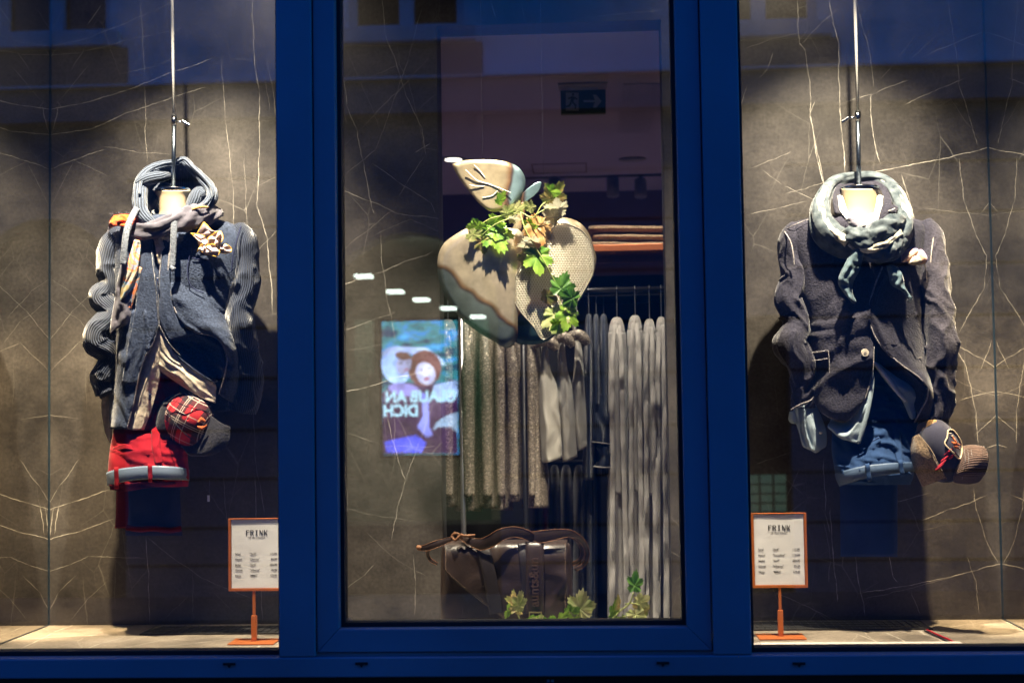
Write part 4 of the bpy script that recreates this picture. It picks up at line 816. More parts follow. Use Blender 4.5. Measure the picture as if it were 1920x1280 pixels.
for pts, d, mt in pet:
    cx = sum(p[0] for p in pts) / len(pts); cy = sum(p[1] for p in pts) / len(pts)
    ring = [pts + [pts[0]]]
    outer = [(x, y, d - .004 + .004 * math.sin(i * 2.3)) for i, (x, y) in enumerate(pts + [pts[0]])]
    mid = [(cx + (x - cx) * .55, cy + (y - cy) * .55, d + .010 * math.sin(i * 2.9 + cx)) for i, (x, y) in enumerate(pts + [pts[0]])]
    inn = [(cx + (x - cx) * .06, cy + (y - cy) * .06, d + .003) for x, y in pts + [pts[0]]]
    patch('folded_petal', [outer, mid, inn], mt, ps, nu=40, nv=10, thick=.0008)
    line('hem', outer, hem, ps, .75, n=6, nv=44)
YT_ = YM - .05
# ---- trousers with belt
tr = thing('red_trousers', 'rolled bright red trousers with a grey blue belt', 'trousers', tuple(P(278, 905, YM)))
loft('trouser_body', [(668, 232, 326, -.02, .10), (720, 226, 334, -.01, .10), (780, 218, 340, .0, .10), (815, 212, 346, .025, .09), (840, 207, 350, .055, .08), (868, 204, 352, .075, .07), (890, 203, 354, .082, .07), (912, 206, 352, .07, .065)], red_cloth, tr, Y0=YT_, n=80, nv=80, disp=both(ridged(.014, 60, 70, 22, 3.), ridged(.008, 20, 40, 14, 8.), fold(.008, .03, .03, 5.)))
ribbon('fly_placket', [(296, 770, .008), (292, 800, .025), (293, 840, .068), (298, 868, .088)], [14, 16, 16, 14], red_cloth, tr, Y0=YT_, thick=.003, disp=fold(.006, .1, .05, 1.))
patch('pocket_edge', [[(212, 838, .03), (232, 832, .055), (246, 836, .06)], [(214, 848, .035), (234, 842, .062), (250, 844, .07)]], red_cloth, tr, Y0=YT_, nu=14, nv=6, thick=.003)
bt = patch('belt', [[(200, 887, .0), (204, 884, .045), (222, 879, .082), (252, 875, .098), (284, 873, .104), (318, 874, .096), (344, 877, .06), (354, 880, .01)], [(201, 899, .0), (205, 897, .048), (222, 892, .086), (252, 888, .102), (284, 886, .108), (318, 887, .100), (344, 889, .062), (354, 891, .01)], [(202, 911, .0), (206, 909, .045), (222, 905, .082), (252, 900, .098), (284, 898, .104), (318, 899, .096), (344, 900, .06), (354, 901, .01)]], belt_mat, tr, Y0=YT_, nu=44, nv=8, thick=.004)
for cx, d, y0, y1 in ((218, .092, 876, 916), (281, .114, 869, 904)):
    ribbon('belt_loop', [(cx, y0, d - .012), (cx, y0 + 5, d), (cx + .5, (y0 + y1) / 2, d), (cx + .5, y1 - 5, d), (cx, y1, d - .012)], 8, red_cloth, tr, Y0=YT_, thick=.003)
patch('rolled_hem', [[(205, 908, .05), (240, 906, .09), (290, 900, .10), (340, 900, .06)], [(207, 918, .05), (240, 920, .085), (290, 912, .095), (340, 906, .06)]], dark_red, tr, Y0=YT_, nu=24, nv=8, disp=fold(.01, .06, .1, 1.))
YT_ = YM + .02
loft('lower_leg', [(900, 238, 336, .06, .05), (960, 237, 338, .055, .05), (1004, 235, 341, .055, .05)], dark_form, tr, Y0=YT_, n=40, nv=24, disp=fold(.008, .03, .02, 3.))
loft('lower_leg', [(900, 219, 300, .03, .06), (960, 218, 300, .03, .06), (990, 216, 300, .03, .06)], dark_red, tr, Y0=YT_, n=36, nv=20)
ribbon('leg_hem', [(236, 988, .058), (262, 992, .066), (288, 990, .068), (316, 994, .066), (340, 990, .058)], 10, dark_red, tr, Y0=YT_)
# ---- tartan cap
def tartan():
    m, nt, b = newmat('tartan_cloth'); tc = N(nt, 'TexCoord')
    mp = N(nt, 'Mapping'); mp.inputs['Rotation'].default_value = (0, R(-28), 0); L(nt, tc.outputs['Object'], mp.inputs[0]); sp = N(nt, 'SeparateXYZ'); L(nt, mp.outputs[0], sp.inputs[0])
    def band(ax, period, off, w_):
        a = N(nt, 'Math', operation='MULTIPLY_ADD'); L(nt, sp.outputs[ax], a.inputs[0]); a.inputs[1].default_value = 1 / period; a.inputs[2].default_value = off + 50
        f = N(nt, 'Math', operation='FRACT'); L(nt, a.outputs[0], f.inputs[0]); l = N(nt, 'Math', operation='LESS_THAN'); L(nt, f.outputs[0], l.inputs[0]); l.inputs[1].default_value = w_; return l.outputs[0]
    cur = N(nt, 'RGB'); cur.outputs[0].default_value = (.45, .012, .02, 1); c = cur.outputs[0]
    for ax in 'XZ':
        for off, w_, col, f_ in ((.0, .42, (.006, .006, .010, 1), .85),): 
            mx = N(nt, 'Mix', data_type='RGBA'); l = band(ax, .085, off, w_); q = N(nt, 'Math', operation='MULTIPLY'); L(nt, l, q.inputs[0]); q.inputs[1].default_value = f_
            L(nt, q.outputs[0], mx.inputs[0]); L(nt, c, mx.inputs[6]); mx.inputs[7].default_value = col; c = mx.outputs[2]
    for ax in 'XZ':
        for off in (.72, .80, .40):
            mx = N(nt, 'Mix', data_type='RGBA'); l = band(ax, .085, off, .030); q = N(nt, 'Math', operation='MULTIPLY'); L(nt, l, q.inputs[0]); q.inputs[1].default_value = .75
            L(nt, q.outputs[0], mx.inputs[0]); L(nt, c, mx.inputs[6]); mx.inputs[7].default_value = (.55, .47, .40, 1); c = mx.outputs[2]
    L(nt, c, b.inputs['Base Color']); b.inputs['Roughness'].default_value = .9; return m
black_felt = cloth('black_felt', (.02, .02, .026), 'wool')
cp = thing('tartan_cap', 'red and black tartan cap hanging at the hem of the navy jacket', 'cap', tuple(P(352, 836, YM)))
def capdome(name, cx, cy, rx, ry, rot, h, d0, mats, th, parent, n=96, k=22):
    o = dome(name, cx, cy, rx, ry, h, mats[0], parent, YM, rot, d0, n, k)
    return o
cap_c = capdome('crown', 352, 786, 49, 50, 0, .095, .06, [tartan()], 0, cp)
pal = dome('crown_side', 322, 786, 30, 46, .05, black_felt, cp, YM, 12, .06)
tube('top_button', [(308, 758, .13, 4), (312, 758, .134, 4)], black_felt, cp, nv=6)
for pts in ([(310, 759, .130), (326, 752, .148), (350, 762, .160), (392, 772, .12)], [(310, 760, .130), (322, 786, .150), (346, 812, .150), (366, 828, .11)], [(310, 757, .130), (332, 740, .12), (352, 737, .08)]):
    line('seam', pts, black_felt, cp, .9)
patch('brim', [[(392, 776, .10), (386, 806, .12), (366, 832, .12), (340, 836, .10)], [(414, 792, .13), (408, 824, .15), (384, 848, .14), (352, 850, .11)], [(432, 800, .13), (428, 832, .14), (398, 852, .135), (360, 854, .10)]], black_felt, cp, nu=26, nv=16, thick=.004)
em_o = cloth('embroidery_orange', (.5, .13, .04), 'wool')
ribbon('stitched_emblem', [(372, 792, .150), (378, 786, .150), (385, 790, .146)], [3, 8, 2], em_o, cp); ribbon('stitched_emblem', [(370, 800, .150), (378, 802, .148), (388, 797, .142)], [3, 6, 3], em_o, cp)
# small swing tag
m = MB(); a = P(393, 900, YM - .02); b_ = P(393, 928, YM - .02); c_ = P(391, 940, YM - .02); m.bar(a, b_, .0004, 5)
tg = m.build('swing_tag', cord_mat); m = MB(); m.box(c_.x - .004, c_.x + .004, YM - .021, YM - .0195, c_.z, b_.z); m.build('label_card', white_shirt, tg)
tag(tg, 'small white swing tag on a thread right of the red trousers', 'tag')
# ================================================================ right display
br_ = hanging_bust(1611, 0, (1603, 0), (1608.5, 220), (1611, 351), [(354, 1578, 1646, .052, .046), (370, 1579, 1646, .048, .044), (392, 1580, 1646, .048, .044), (408, 1574, 1652, .055, .05), (430, 1550, 1676, .08, .06), (450, 1530, 1700, .09, .07)],
                   (-1, 0), 'cream bust on a steel rod wearing the charcoal jacket and teal scarf')
bz = thing('charcoal_blazer', 'charcoal boiled wool blazer with one pale button and light raw seams', 'blazer', tuple(P(1620, 790, YM)))
bf = both(fold(.010, .018, .008, 12.), lambda u, v, x, y: ridged(.009, 118, 160, 44, 14.)(u, v, x, y) * min(1, max(.15, (y - 470) / 110)))
loft('body', [(402, 1572, 1650, .06, .05), (409, 1520, 1706, .078, .06), (418, 1490, 1736, .09, .07), (432, 1478, 1746, .10, .08), (460, 1480, 1744, .112, .09), (500, 1490, 1742, .125, .09), (560, 1500, 1738, .130, .09), (620, 1508, 1732, .125, .09), (650, 1512, 1730, .11, .09)],
     charcoal, bz, disp=lambda u, v, x, y: bf(u, v, x, y) * min(1, v * 3), n=76, nv=84)
patch('back_panel', [[(1512, 640, -.07), (1580, 642, -.09), (1660, 642, -.09), (1730, 640, -.06)], [(1515, 710, -.07), (1590, 712, -.085), (1660, 712, -.085), (1732, 710, -.06)], [(1520, 770, -.06), (1590, 775, -.08), (1660, 772, -.08), (1730, 765, -.06)]], charcoal, bz, nu=20, nv=16)
patch('left_front', [[(1506, 520, .0), (1535, 520, .06), (1590, 516, .10), (1638, 512, .115)], [(1506, 560, .02), (1535, 560, .09), (1590, 556, .130), (1634, 552, .140)], [(1510, 610, .03), (1540, 610, .105), (1592, 608, .142), (1632, 604, .147)], [(1514, 650, .04), (1545, 652, .11), (1595, 652, .145), (1637, 648, .148)], [(1518, 690, .04), (1550, 694, .11), (1596, 698, .142), (1635, 694, .145)],
      [(1522, 725, .05), (1552, 735, .115), (1592, 742, .14), (1626, 730, .14)], [(1528, 752, .06), (1556, 766, .125), (1588, 772, .142), (1614, 758, .135)], [(1540, 772, .08), (1562, 784, .12), (1584, 789, .13), (1598, 780, .125)]],
      charcoal, bz, nu=44, nv=60, disp=both(ridged(.017, -22, 170, 48, 21.), fold(.010, .02, .02, 3.)), thick=.006)
line('raw_seam', [(1542, 774, .088), (1562, 786, .122), (1584, 791, .132), (1600, 781, .128), (1616, 759, .138), (1628, 731, .143), (1637, 694, .148), (1639, 650, .151)], trimline, bz, 1.0, nv=80)
patch('right_front', [[(1658, 480, .11), (1680, 480, .105), (1712, 480, .07), (1742, 480, .0)], [(1652, 505, .132), (1675, 505, .13), (1710, 505, .095), (1742, 505, .03)], [(1637, 545, .145), (1668, 545, .142), (1708, 545, .105), (1742, 545, .03)], [(1629, 582, .150), (1662, 582, .146), (1706, 584, .105), (1742, 585, .03)], [(1636, 620, .152), (1668, 622, .145), (1710, 624, .10), (1742, 620, .03)],
      [(1658, 655, .150), (1688, 655, .145), (1718, 658, .10), (1742, 655, .04)], [(1692, 684, .152), (1712, 686, .14), (1730, 690, .10), (1746, 690, .04)], [(1722, 705, .156), (1736, 712, .14), (1744, 718, .10), (1750, 722, .04)], [(1739, 735, .148), (1745, 742, .13), (1750, 748, .09), (1754, 752, .04)], [(1716, 790, .10), (1726, 792, .10), (1738, 795, .08), (1752, 796, .04)]],
      charcoal, bz, nu=40, nv=60, disp=both(ridged(.012, 78, 200, 40, 25.)), thick=.006)
patch('lining_panel', [[(1633, 640, .128), (1660, 660, .12), (1690, 684, .135)], [(1660, 690, .10), (1700, 710, .10), (1738, 732, .13)], [(1690, 740, .08), (1708, 760, .09), (1722, 776, .10)]], charcoal, bz, nu=20, nv=20)
line('raw_seam', [(1655, 500, .142), (1639, 540, .150), (1630, 580, .155), (1636, 620, .157), (1658, 655, .156), (1692, 685, .158), (1722, 706, .162), (1739, 728, .157), (1738, 748, .145), (1726, 770, .125), (1715, 792, .106)], trimline, bz, 1.5, nv=110)
patch('front_facing', [[(1660, 515, .146), (1664, 520, .142), (1668, 524, .134)], [(1645, 550, .152), (1650, 556, .147), (1656, 560, .138)], [(1640, 585, .156), (1648, 590, .150), (1656, 594, .138)], [(1648, 618, .158), (1658, 620, .152), (1668, 622, .14)], [(1668, 648, .157), (1680, 648, .15), (1690, 648, .138)]], charcoal, bz, nu=12, nv=40)
for pts, r in (([(1471, 434, .04), (1482, 452, .09), (1487, 474, .105), (1489, 496, .105)], 1.1), ([(1748, 424, .03), (1750, 444, .06), (1747, 470, .08), (1744, 503, .085)], 1.1), ([(1732, 492, .10), (1736, 505, .095), (1738, 530, .09)], .9),
               ([(1523, 661, .115), (1538, 659, .125), (1553, 657, .135)], .9), ([(1553, 657, .137), (1555, 680, .135), (1555, 708, .132)], 1.0), ([(1523, 676, .115), (1540, 674, .125), (1552, 672, .134)], .8), ([(1697, 675, .125), (1712, 673, .115), (1728, 670, .10)], 1.0), ([(1470, 433, .02), (1485, 424, .06), (1505, 415, .07), (1522, 410, .07)], .8)):
    line('raw_seam', pts, trimline, bz, r)
m = MB(); c = P(1622, 661, YM - .163); m.bar(c + Vector((0, .002, 0)), c + Vector((0, -.004, 0)), .0125, 24, .0115)
m.bar(c + Vector((0, -.0041, 0)), c + Vector((0, -.0046, 0)), .006, 16); bt_ = m.build('button', metal_btn, bz, bevel=.001)
m = MB()
for a in (0, 1, 2, 3): q = c + Vector((.0025 * math.cos(a * 1.571 + .78), -.0048, .0025 * math.sin(a * 1.571 + .78))); m.bar(q, q + Vector((0, -.0006, 0)), .0012, 8)
m.build('thread_hole', dark_form, bt_)
slv = sleeve_f
tube('sleeve', [(1500, 428, .0, 22), (1489, 452, .01, 29), (1487, 490, .02, 27), (1490, 530, .04, 26), (1478, 560, .05, 26), (1490, 588, .05, 26), (1492, 615, .06, 27), (1482, 648, .08, 30), (1500, 680, .07, 25), (1506, 710, .06, 21), (1506, 738, .055, 21), (1504, 762, .05, 22)],
     charcoal, bz, flat=1.1, disp=slv(5, .17, 1.1), nv=170, n=56)
tube('sleeve', [(1728, 420, .0, 20), (1742, 445, .01, 26), (1747, 485, .03, 26), (1752, 530, .05, 27), (1756, 570, .06, 28), (1760, 610, .07, 28), (1766, 648, .08, 29), (1762, 690, .07, 28), (1760, 730, .06, 28), (1756, 770, .05, 27), (1752, 790, .04, 26)],
     charcoal, bz, flat=1.1, disp=slv(5, .16, 4.), nv=170, n=56)
line('raw_seam', [(1483, 768, .09), (1500, 758, .10), (1520, 750, .09), (1526, 740, .07)], trimline, bz, 1.0)
# collar
patch('collar', [[(1566, 400, .08), (1562, 372, .05), (1570, 348, -.02), (1592, 338, -.07), (1612, 336, -.08), (1636, 338, -.07), (1660, 350, -.02), (1672, 376, .05), (1670, 404, .09)], [(1580, 404, .06), (1574, 378, .03), (1580, 356, -.03), (1596, 348, -.06), (1612, 346, -.07), (1632, 348, -.06), (1652, 358, -.02), (1658, 380, .04), (1656, 404, .07)]], charcoal, bz, nu=60, nv=8, thick=.006)
patch('lapel', [[(1655, 384, .085), (1668, 382, .09), (1684, 388, .085)], [(1650, 400, .10), (1664, 398, .108), (1680, 400, .10)], [(1646, 420, .11), (1656, 424, .12), (1668, 424, .11)]], charcoal, bz, nu=14, nv=14, thick=.004)
line('buttonhole', [(1666, 396, .112), (1672, 394, .112), (1678, 391, .108)], trimline, bz, 1.6)
# shirt
s2 = thing('pale_blue_shirt', 'pale blue shirt with white collar, its tails hanging below the charcoal blazer', 'shirt', tuple(P(1600, 845, YM)))
for q in ([[(1570, 368, .02), (1574, 366, .04), (1580, 368, .05)], [(1574, 392, .06), (1584, 396, .075), (1592, 402, .07)], [(1588, 412, .09), (1600, 416, .10), (1612, 420, .09)], [(1604, 430, .10), (1612, 432, .105), (1620, 434, .10)]],
          [[(1656, 368, .02), (1650, 366, .04), (1645, 368, .05)], [(1654, 392, .06), (1646, 396, .075), (1638, 402, .07)], [(1646, 412, .09), (1634, 418, .10), (1622, 422, .09)], [(1634, 430, .10), (1626, 434, .105), (1618, 438, .10)]]):
    patch('collar', q, white_shirt, s2, nu=14, nv=24, thick=.002)
patch('collar_band', [[(1578, 398, .055), (1600, 402, .075), (1612, 403, .08), (1630, 402, .075), (1648, 398, .055)], [(1580, 418, .07), (1600, 422, .095), (1612, 424, .10), (1630, 422, .095), (1648, 418, .07)]], white_shirt, s2, nu=24, nv=8)
patch('front_tail', [[(1566, 770, .09), (1600, 765, .115), (1630, 690, .13)], [(1556, 790, .078), (1592, 796, .105), (1634, 720, .122)], [(1552, 798, .10), (1590, 812, .135), (1630, 752, .135)], [(1556, 804, .10), (1584, 822, .135), (1620, 795, .135)], [(1572, 812, .10), (1592, 826, .13), (1611, 832, .13)]], pale_shirt, s2, nu=30, nv=34, disp=fold(.010, .03, .03, 6.))
ribbon('placket', [(1633, 690, .130), (1635, 715, .136), (1630, 755, .142), (1620, 797, .142), (1610, 830, .136)], [5, 8, 8, 8, 6], pale_shirt, s2, thick=.003)
tube('shirt_button', [(1626, 728, .137, 2.6), (1626, 729, .14, 2.2)], metal_btn, s2, nv=6, n=12)
patch('front_tail', [[(1634, 676, .115), (1640, 678, .118), (1648, 682, .112)], [(1650, 700, .105), (1664, 702, .115), (1680, 706, .105)], [(1672, 728, .10), (1688, 726, .112), (1706, 722, .10)], [(1690, 748, .098), (1702, 750, .108), (1718, 742, .098)], [(1706, 782, .09), (1711, 786, .095), (1716, 784, .09)]], blue_cloth if False else pale_shirt, s2, nu=24, nv=34, disp=fold(.008, .04, .04, 2.))
ribbon('placket', [(1635, 677, .122), (1650, 692, .124), (1668, 714, .120), (1684, 736, .115), (1698, 752, .11)], [4, 7, 8, 7, 4], white_shirt, s2, thick=.003)
# loose cuff out of the left sleeve
patch('cuff', [[(1486, 762, .04), (1506, 760, .08), (1528, 756, .05)], [(1492, 790, .04), (1514, 790, .08), (1540, 782, .05)], [(1500, 815, .035), (1522, 818, .075), (1549, 808, .05)], [(1506, 836, .03), (1528, 842, .065), (1549, 834, .045)], [(1520, 842, .03), (1530, 848, .05), (1542, 840, .04)]], pale_shirt, s2, nu=30, nv=30, disp=ridged(.022, 80, 70, 10, 6.))
patch('cuff', [[(1481, 772, .03), (1486, 770, .05), (1492, 774, .05)], [(1479, 786, .03), (1486, 788, .05), (1494, 790, .05)], [(1484, 793, .03), (1490, 794, .045), (1496, 794, .05)]], pale_shirt, s2, nu=10, nv=12)
tube('shirt_button', [(1539, 811, .072, 3.2), (1539.3, 811.3, .076, 2.8)], metal_btn, s2, nv=6, n=14)
# scarf
s3 = thing('teal_scarf', 'crinkled teal and ochre scarf knotted round the neck above the charcoal blazer', 'scarf', tuple(P(1630, 570, YM)))
def crink(a, s): return lambda j, v: a * fbm(math.cos(6.28 * j) * 1.3 + s, v * 6, math.sin(6.28 * j) * 2.2, 3) + .10 * math.sin(2 * math.pi * (j * 4 + 1.1 * math.sin(5 * v + s)))
lit_scarf = cloth('teal_scarf_lit', (.09, .135, .16), 'crinkle', var=.35, vscale=35)  # paler copy of the scarf cloth: light on the hanging ends put into colour
ochre_scarf = cloth('ochre_scarf_cloth', (.34, .28, .17), 'crinkle', var=.5, vscale=30, col2=(.62, .60, .52))
tube('neck_loop', [(1618, 468, .12, 16), (1584, 456, .13, 24), (1552, 436, .12, 23), (1538, 405, .09, 19), (1543, 370, .03, 15), (1564, 343, -.03, 11), (1600, 331, -.07, 9), (1640, 332, -.07, 9), (1668, 346, -.03, 11), (1684, 372, .03, 13), (1694, 404, .08, 15), (1692, 436, .12, 19), (1668, 462, .15, 23), (1640, 474, .15, 20)],
     teal_scarf, s3, flat=.85, n=44, nv=200, disp=crink(.26, 1.))
tube('neck_loop', [(1548, 352, .03, 5), (1538, 380, .08, 8), (1544, 412, .12, 8), (1562, 436, .15, 8), (1590, 452, .17, 10)], ochre_scarf, s3, nv=80, disp=crink(.3, 4.))
tube('neck_loop', [(1655, 338, -.05, 5), (1684, 358, .01, 7), (1698, 390, .07, 9), (1702, 420, .11, 8), (1690, 452, .14, 7)], ochre_scarf, s3, nv=80, disp=crink(.3, 7.))
tube('knot', [(1586, 434, .15, 10), (1606, 444, .185, 18), (1630, 448, .195, 20), (1656, 432, .19, 19), (1676, 418, .16, 17), (1692, 412, .12, 11)], teal_scarf, s3, flat=.8, n=44, nv=110, disp=crink(.28, 9.))
tube('knot', [(1612, 470, .14, 12), (1640, 476, .18, 17), (1668, 466, .18, 18), (1690, 446, .15, 13)], teal_scarf, s3, flat=.8, n=44, nv=90, disp=crink(.28, 12.))
tube('knot', [(1594, 458, .16, 7), (1628, 466, .205, 8), (1660, 456, .205, 8), (1688, 434, .17, 6)], ochre_scarf, s3, flat=.8, n=30, nv=90, disp=crink(.3, 15.))
patch('hanging_end', [[(1603, 466, 0.178), (1612, 462, 0.193), (1622, 464, 0.183)], [(1588, 488, 0.178), (1600, 486, 0.198), (1616, 490, 0.183)], [(1576, 512, 0.178), (1588, 514, 0.196), (1612, 506, 0.183)], [(1572, 530, 0.176), (1584, 536, 0.188), (1600, 528, 0.183)], [(1582, 548, 0.174), (1590, 552, 0.184), (1598, 548, 0.178)], [(1594, 562, 0.173), (1600, 568, 0.180), (1606, 566, 0.176)]], lit_scarf, s3, nu=26, nv=44, disp=both(crease(.012, 1, .3, 20, 2.), fold(.01, .05, .05, 3.)))
patch('hanging_end', [[(1662, 498, 0.173), (1672, 496, 0.183), (1684, 502, 0.173)], [(1666, 514, 0.173), (1678, 514, 0.186), (1692, 516, 0.173)], [(1672, 534, 0.171), (1684, 534, 0.182), (1696, 536, 0.171)], [(1690, 545, 0.170), (1697, 544, 0.176), (1704, 550, 0.170)], [(1702, 560, 0.168), (1706, 558, 0.171), (1711, 560, 0.168)]], lit_scarf, s3, nu=22, nv=36, disp=both(crease(.010, 1, .2, 16, 8.), fold(.008, .05, .05, 5.)))
patch('inner_fold', [[(1586, 412, .10), (1594, 408, .125), (1606, 414, .13)], [(1592, 420, .12), (1604, 420, .15), (1618, 428, .15)], [(1604, 430, .14), (1614, 432, .16), (1626, 438, .15)]], scarf_dark, s3, nu=16, nv=16, disp=fold(.01, .1, .1, 3.))
patch('inner_fold', [[(1648, 410, .12), (1636, 416, .13), (1626, 424, .12)], [(1646, 426, .14), (1634, 428, .15), (1622, 432, .14)]], scarf_dark, s3, nu=14, nv=10)
fr = MB(); rr = random.Random(9)
for xa, ya, xb, yb in ((1594, 560, 1606, 566), (1572, 525, 1592, 552), (1700, 556, 1711, 560)):
    for i in range(16):
        t = rr.random(); x, y = xa + (xb - xa) * t, ya + (yb - ya) * t; fr.bar(P(x, y, YM - .15), P(x + rr.uniform(-4, 5), y + rr.uniform(4, 12), YM - .15), .0006, 4, .0002)
fr.build('fringe', teal_scarf, s3)['kind'] = 'stuff'
# pocket square
p2 = thing('pocket_square', 'peach pocket square with blue hem puffed out of the charcoal blazer', 'pocket square', tuple(P(1715, 495, YM)))
peach = cloth('peach_silk', (.68, .42, .32), 'crinkle', var=.3, vscale=40, sheen=.1); hemb = basic('violet_hem', (.18, .16, .40), .7)
for pts, d, mt in (([(1690, 492), (1692, 476), (1706, 466), (1722, 468), (1720, 480), (1706, 490)], .118, peach), ([(1712, 492), (1716, 474), (1728, 468), (1738, 482), (1736, 492), (1724, 496)], .112, peach), ([(1702, 494), (1710, 480), (1722, 478), (1730, 488), (1722, 496), (1710, 497)], .124, cream_shirt)):
    cx = sum(p[0] for p in pts) / 6; cy = sum(p[1] for p in pts) / 6; q = pts + [pts[0]]
    outer = [(x, y, d - .004 + .004 * math.sin(i * 2.3)) for i, (x, y) in enumerate(q)]
    patch('folded_petal', [outer, [(cx + (x - cx) * .6, cy + (y - cy) * .6, d + .012) for x, y in q], [(cx + (x - cx) * .06, cy + (y - cy) * .06, d + .016) for x, y in q]], mt, p2, nu=34, nv=10, thick=.0008)
    line('hem', outer, hemb, p2, .7, n=6)
YU_ = YM - .045
# trousers
t2 = thing('blue_trousers', 'blue chino trousers with pale blue belt below the charcoal blazer', 'trousers', tuple(P(1630, 1043, YM)))
loft('trouser_body', [(690, 1570, 1710, .0, .09), (750, 1566, 1716, .01, .09), (800, 1562, 1720, .025, .08), (840, 1560, 1716, .055, .07), (870, 1564, 1714, .085, .07), (892, 1568, 1712, .085, .07), (908, 1576, 1706, .06, .06)], blue_cloth, t2, Y0=YU_, n=80, nv=80, disp=both(ridged(.016, 65, 90, 20, 3.), ridged(.010, 10, 50, 14, 8.)))
patch('welt_pocket', [[(1610, 836, .055), (1630, 828, .06), (1648, 818, .055)], [(1612, 846, .065), (1632, 838, .07), (1652, 827, .062)]], blue_cloth, t2, Y0=YU_, nu=20, nv=6, thick=.004)
line('pocket_seam', [(1609, 838, .059), (1630, 830, .064), (1648, 820, .059)], dark_form, t2, .8, Y0=YU_)
ribbon('fly_placket', [(1662, 740, .016), (1676, 790, .028), (1684, 840, .058), (1687, 866, .085)], [6, 14, 14, 10], blue_cloth, t2, Y0=YU_, thick=.003)
bl2 = basic('belt_pale_blue', (.07, .115, .20), .55, var=.12, bump=.2, bscale=300)
patch('belt', [[(1566, 888, .0), (1570, 886, .045), (1590, 880, .085), (1620, 873, .103), (1655, 869, .106), (1685, 867, .095), (1708, 866, .05), (1713, 867, .0)], [(1569, 900, .0), (1573, 898, .048), (1592, 892, .09), (1622, 884, .107), (1656, 879, .110), (1686, 876, .098), (1710, 874, .05), (1714, 875, .0)], [(1575, 912, .0), (1579, 910, .045), (1596, 904, .085), (1624, 896, .103), (1656, 891, .106), (1686, 887, .095), (1710, 884, .05), (1714, 884, .0)]], bl2, t2, Y0=YU_, nu=44, nv=8)
for cx, cy, d, h in ((1628, 885, .118, 16), (1690, 877, .108, 15)):
    ribbon('belt_loop', [(cx - 2, cy - h, d - .012), (cx - 1, cy - h + 5, d), (cx, cy, d), (cx + 2, cy + h - 4, d), (cx + 3, cy + h, d - .012)], 8, blue_cloth, t2, Y0=YU_, thick=.003)
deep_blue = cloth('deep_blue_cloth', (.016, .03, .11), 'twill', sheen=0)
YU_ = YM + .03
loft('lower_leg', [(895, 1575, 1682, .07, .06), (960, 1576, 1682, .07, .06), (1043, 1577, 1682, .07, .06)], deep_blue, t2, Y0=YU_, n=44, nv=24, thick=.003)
# peaked cap
c2 = thing('peaked_cap', 'navy baseball cap with shield patch, tan mesh back and brown stitched peak', 'cap', tuple(P(1785, 905, YM)))
navy_felt = cloth('navy_felt', (.035, .035, .055), 'twill'); brown_cord = cloth('brown_cord', (.13, .085, .07), 'rib', sheen=.2); tan_mesh = cloth('tan_mesh', (.19, .135, .085), 'wool', bump=1.5)
YC = YM - .05
patch('crown', [[(1718, 808, .02), (1732, 794, .05), (1758, 787, .06), (1776, 796, .05), (1790, 812, .03)], [(1716, 826, .03), (1736, 812, .09), (1762, 804, .115), (1784, 812, .10), (1798, 826, .04)], [(1722, 850, .03), (1742, 840, .11), (1768, 834, .14), (1790, 836, .12), (1804, 844, .05)], [(1738, 880, .03), (1758, 876, .11), (1780, 870, .14), (1798, 864, .12), (1808, 862, .05)], [(1760, 902, .02), (1775, 904, .08), (1792, 900, .10), (1802, 890, .09), (1806, 880, .05)]],
      navy_felt, c2, Y0=YC, nu=40, nv=40, thick=.003)
patch('crown_top', [[(1719, 806, .03), (1722, 796, .05), (1740, 788, .068), (1756, 787, .07)], [(1716, 812, .03), (1726, 808, .06), (1742, 800, .08), (1758, 800, .085)]], cloth('tan_top', (.32, .20, .10), 'twill'), c2, Y0=YC, nu=20, nv=8)
patch('mesh_back', [[(1710, 822, .04), (1714, 818, .06), (1722, 814, .085)], [(1708, 850, .04), (1722, 846, .10), (1742, 842, .122)], [(1716, 882, .04), (1734, 876, .10), (1756, 868, .13)], [(1730, 912, .03), (1752, 904, .09), (1773, 896, .11)]], tan_mesh, c2, Y0=YC, nu=24, nv=24)
patch('peak', [[(1796, 862, .11), (1792, 880, .13), (1788, 894, .12), (1790, 904, .09)], [(1812, 842, .12), (1812, 866, .16), (1808, 888, .16), (1806, 906, .11)], [(1834, 838, .12), (1838, 858, .165), (1832, 886, .16), (1822, 906, .11)], [(1849, 842, .10), (1853, 858, .13), (1848, 884, .13), (1836, 902, .09)]], brown_cord, c2, Y0=YC, nu=34, nv=30, thick=.004)
patch('peak', [[(1806, 836, .06), (1804, 850, .11), (1798, 864, .115)], [(1826, 834, .08), (1830, 844, .125), (1820, 860, .15)], [(1846, 838, .09), (1850, 848, .12), (1850, 860, .13)]], brown_cord, c2, Y0=YC, nu=14, nv=14)
for k in range(6):
    line('peak_stitching', [(1808 + k * 6.5, 842 + k * .4, .148 - k * .004), (1810 + k * 6.5, 866, .176 - k * .005), (1804 + k * 6.2, 898 - k * .5, .145 - k * .006)], trimline, c2, .45, Y0=YC, n=5, nv=24)
for pts in ([(1722, 814, .08), (1745, 842, .130), (1758, 868, .140), (1774, 897, .115)],):
    line('crown_seam', pts, tan_mesh, c2, 1.2, Y0=YC)
gold = basic('gold_thread', (.62, .50, .34), .7, bump=.5, bscale=500)
sh_ = [(1778, 806), (1786, 806), (1800, 824), (1805, 838), (1801, 860), (1786, 848), (1772, 832), (1778, 820)]
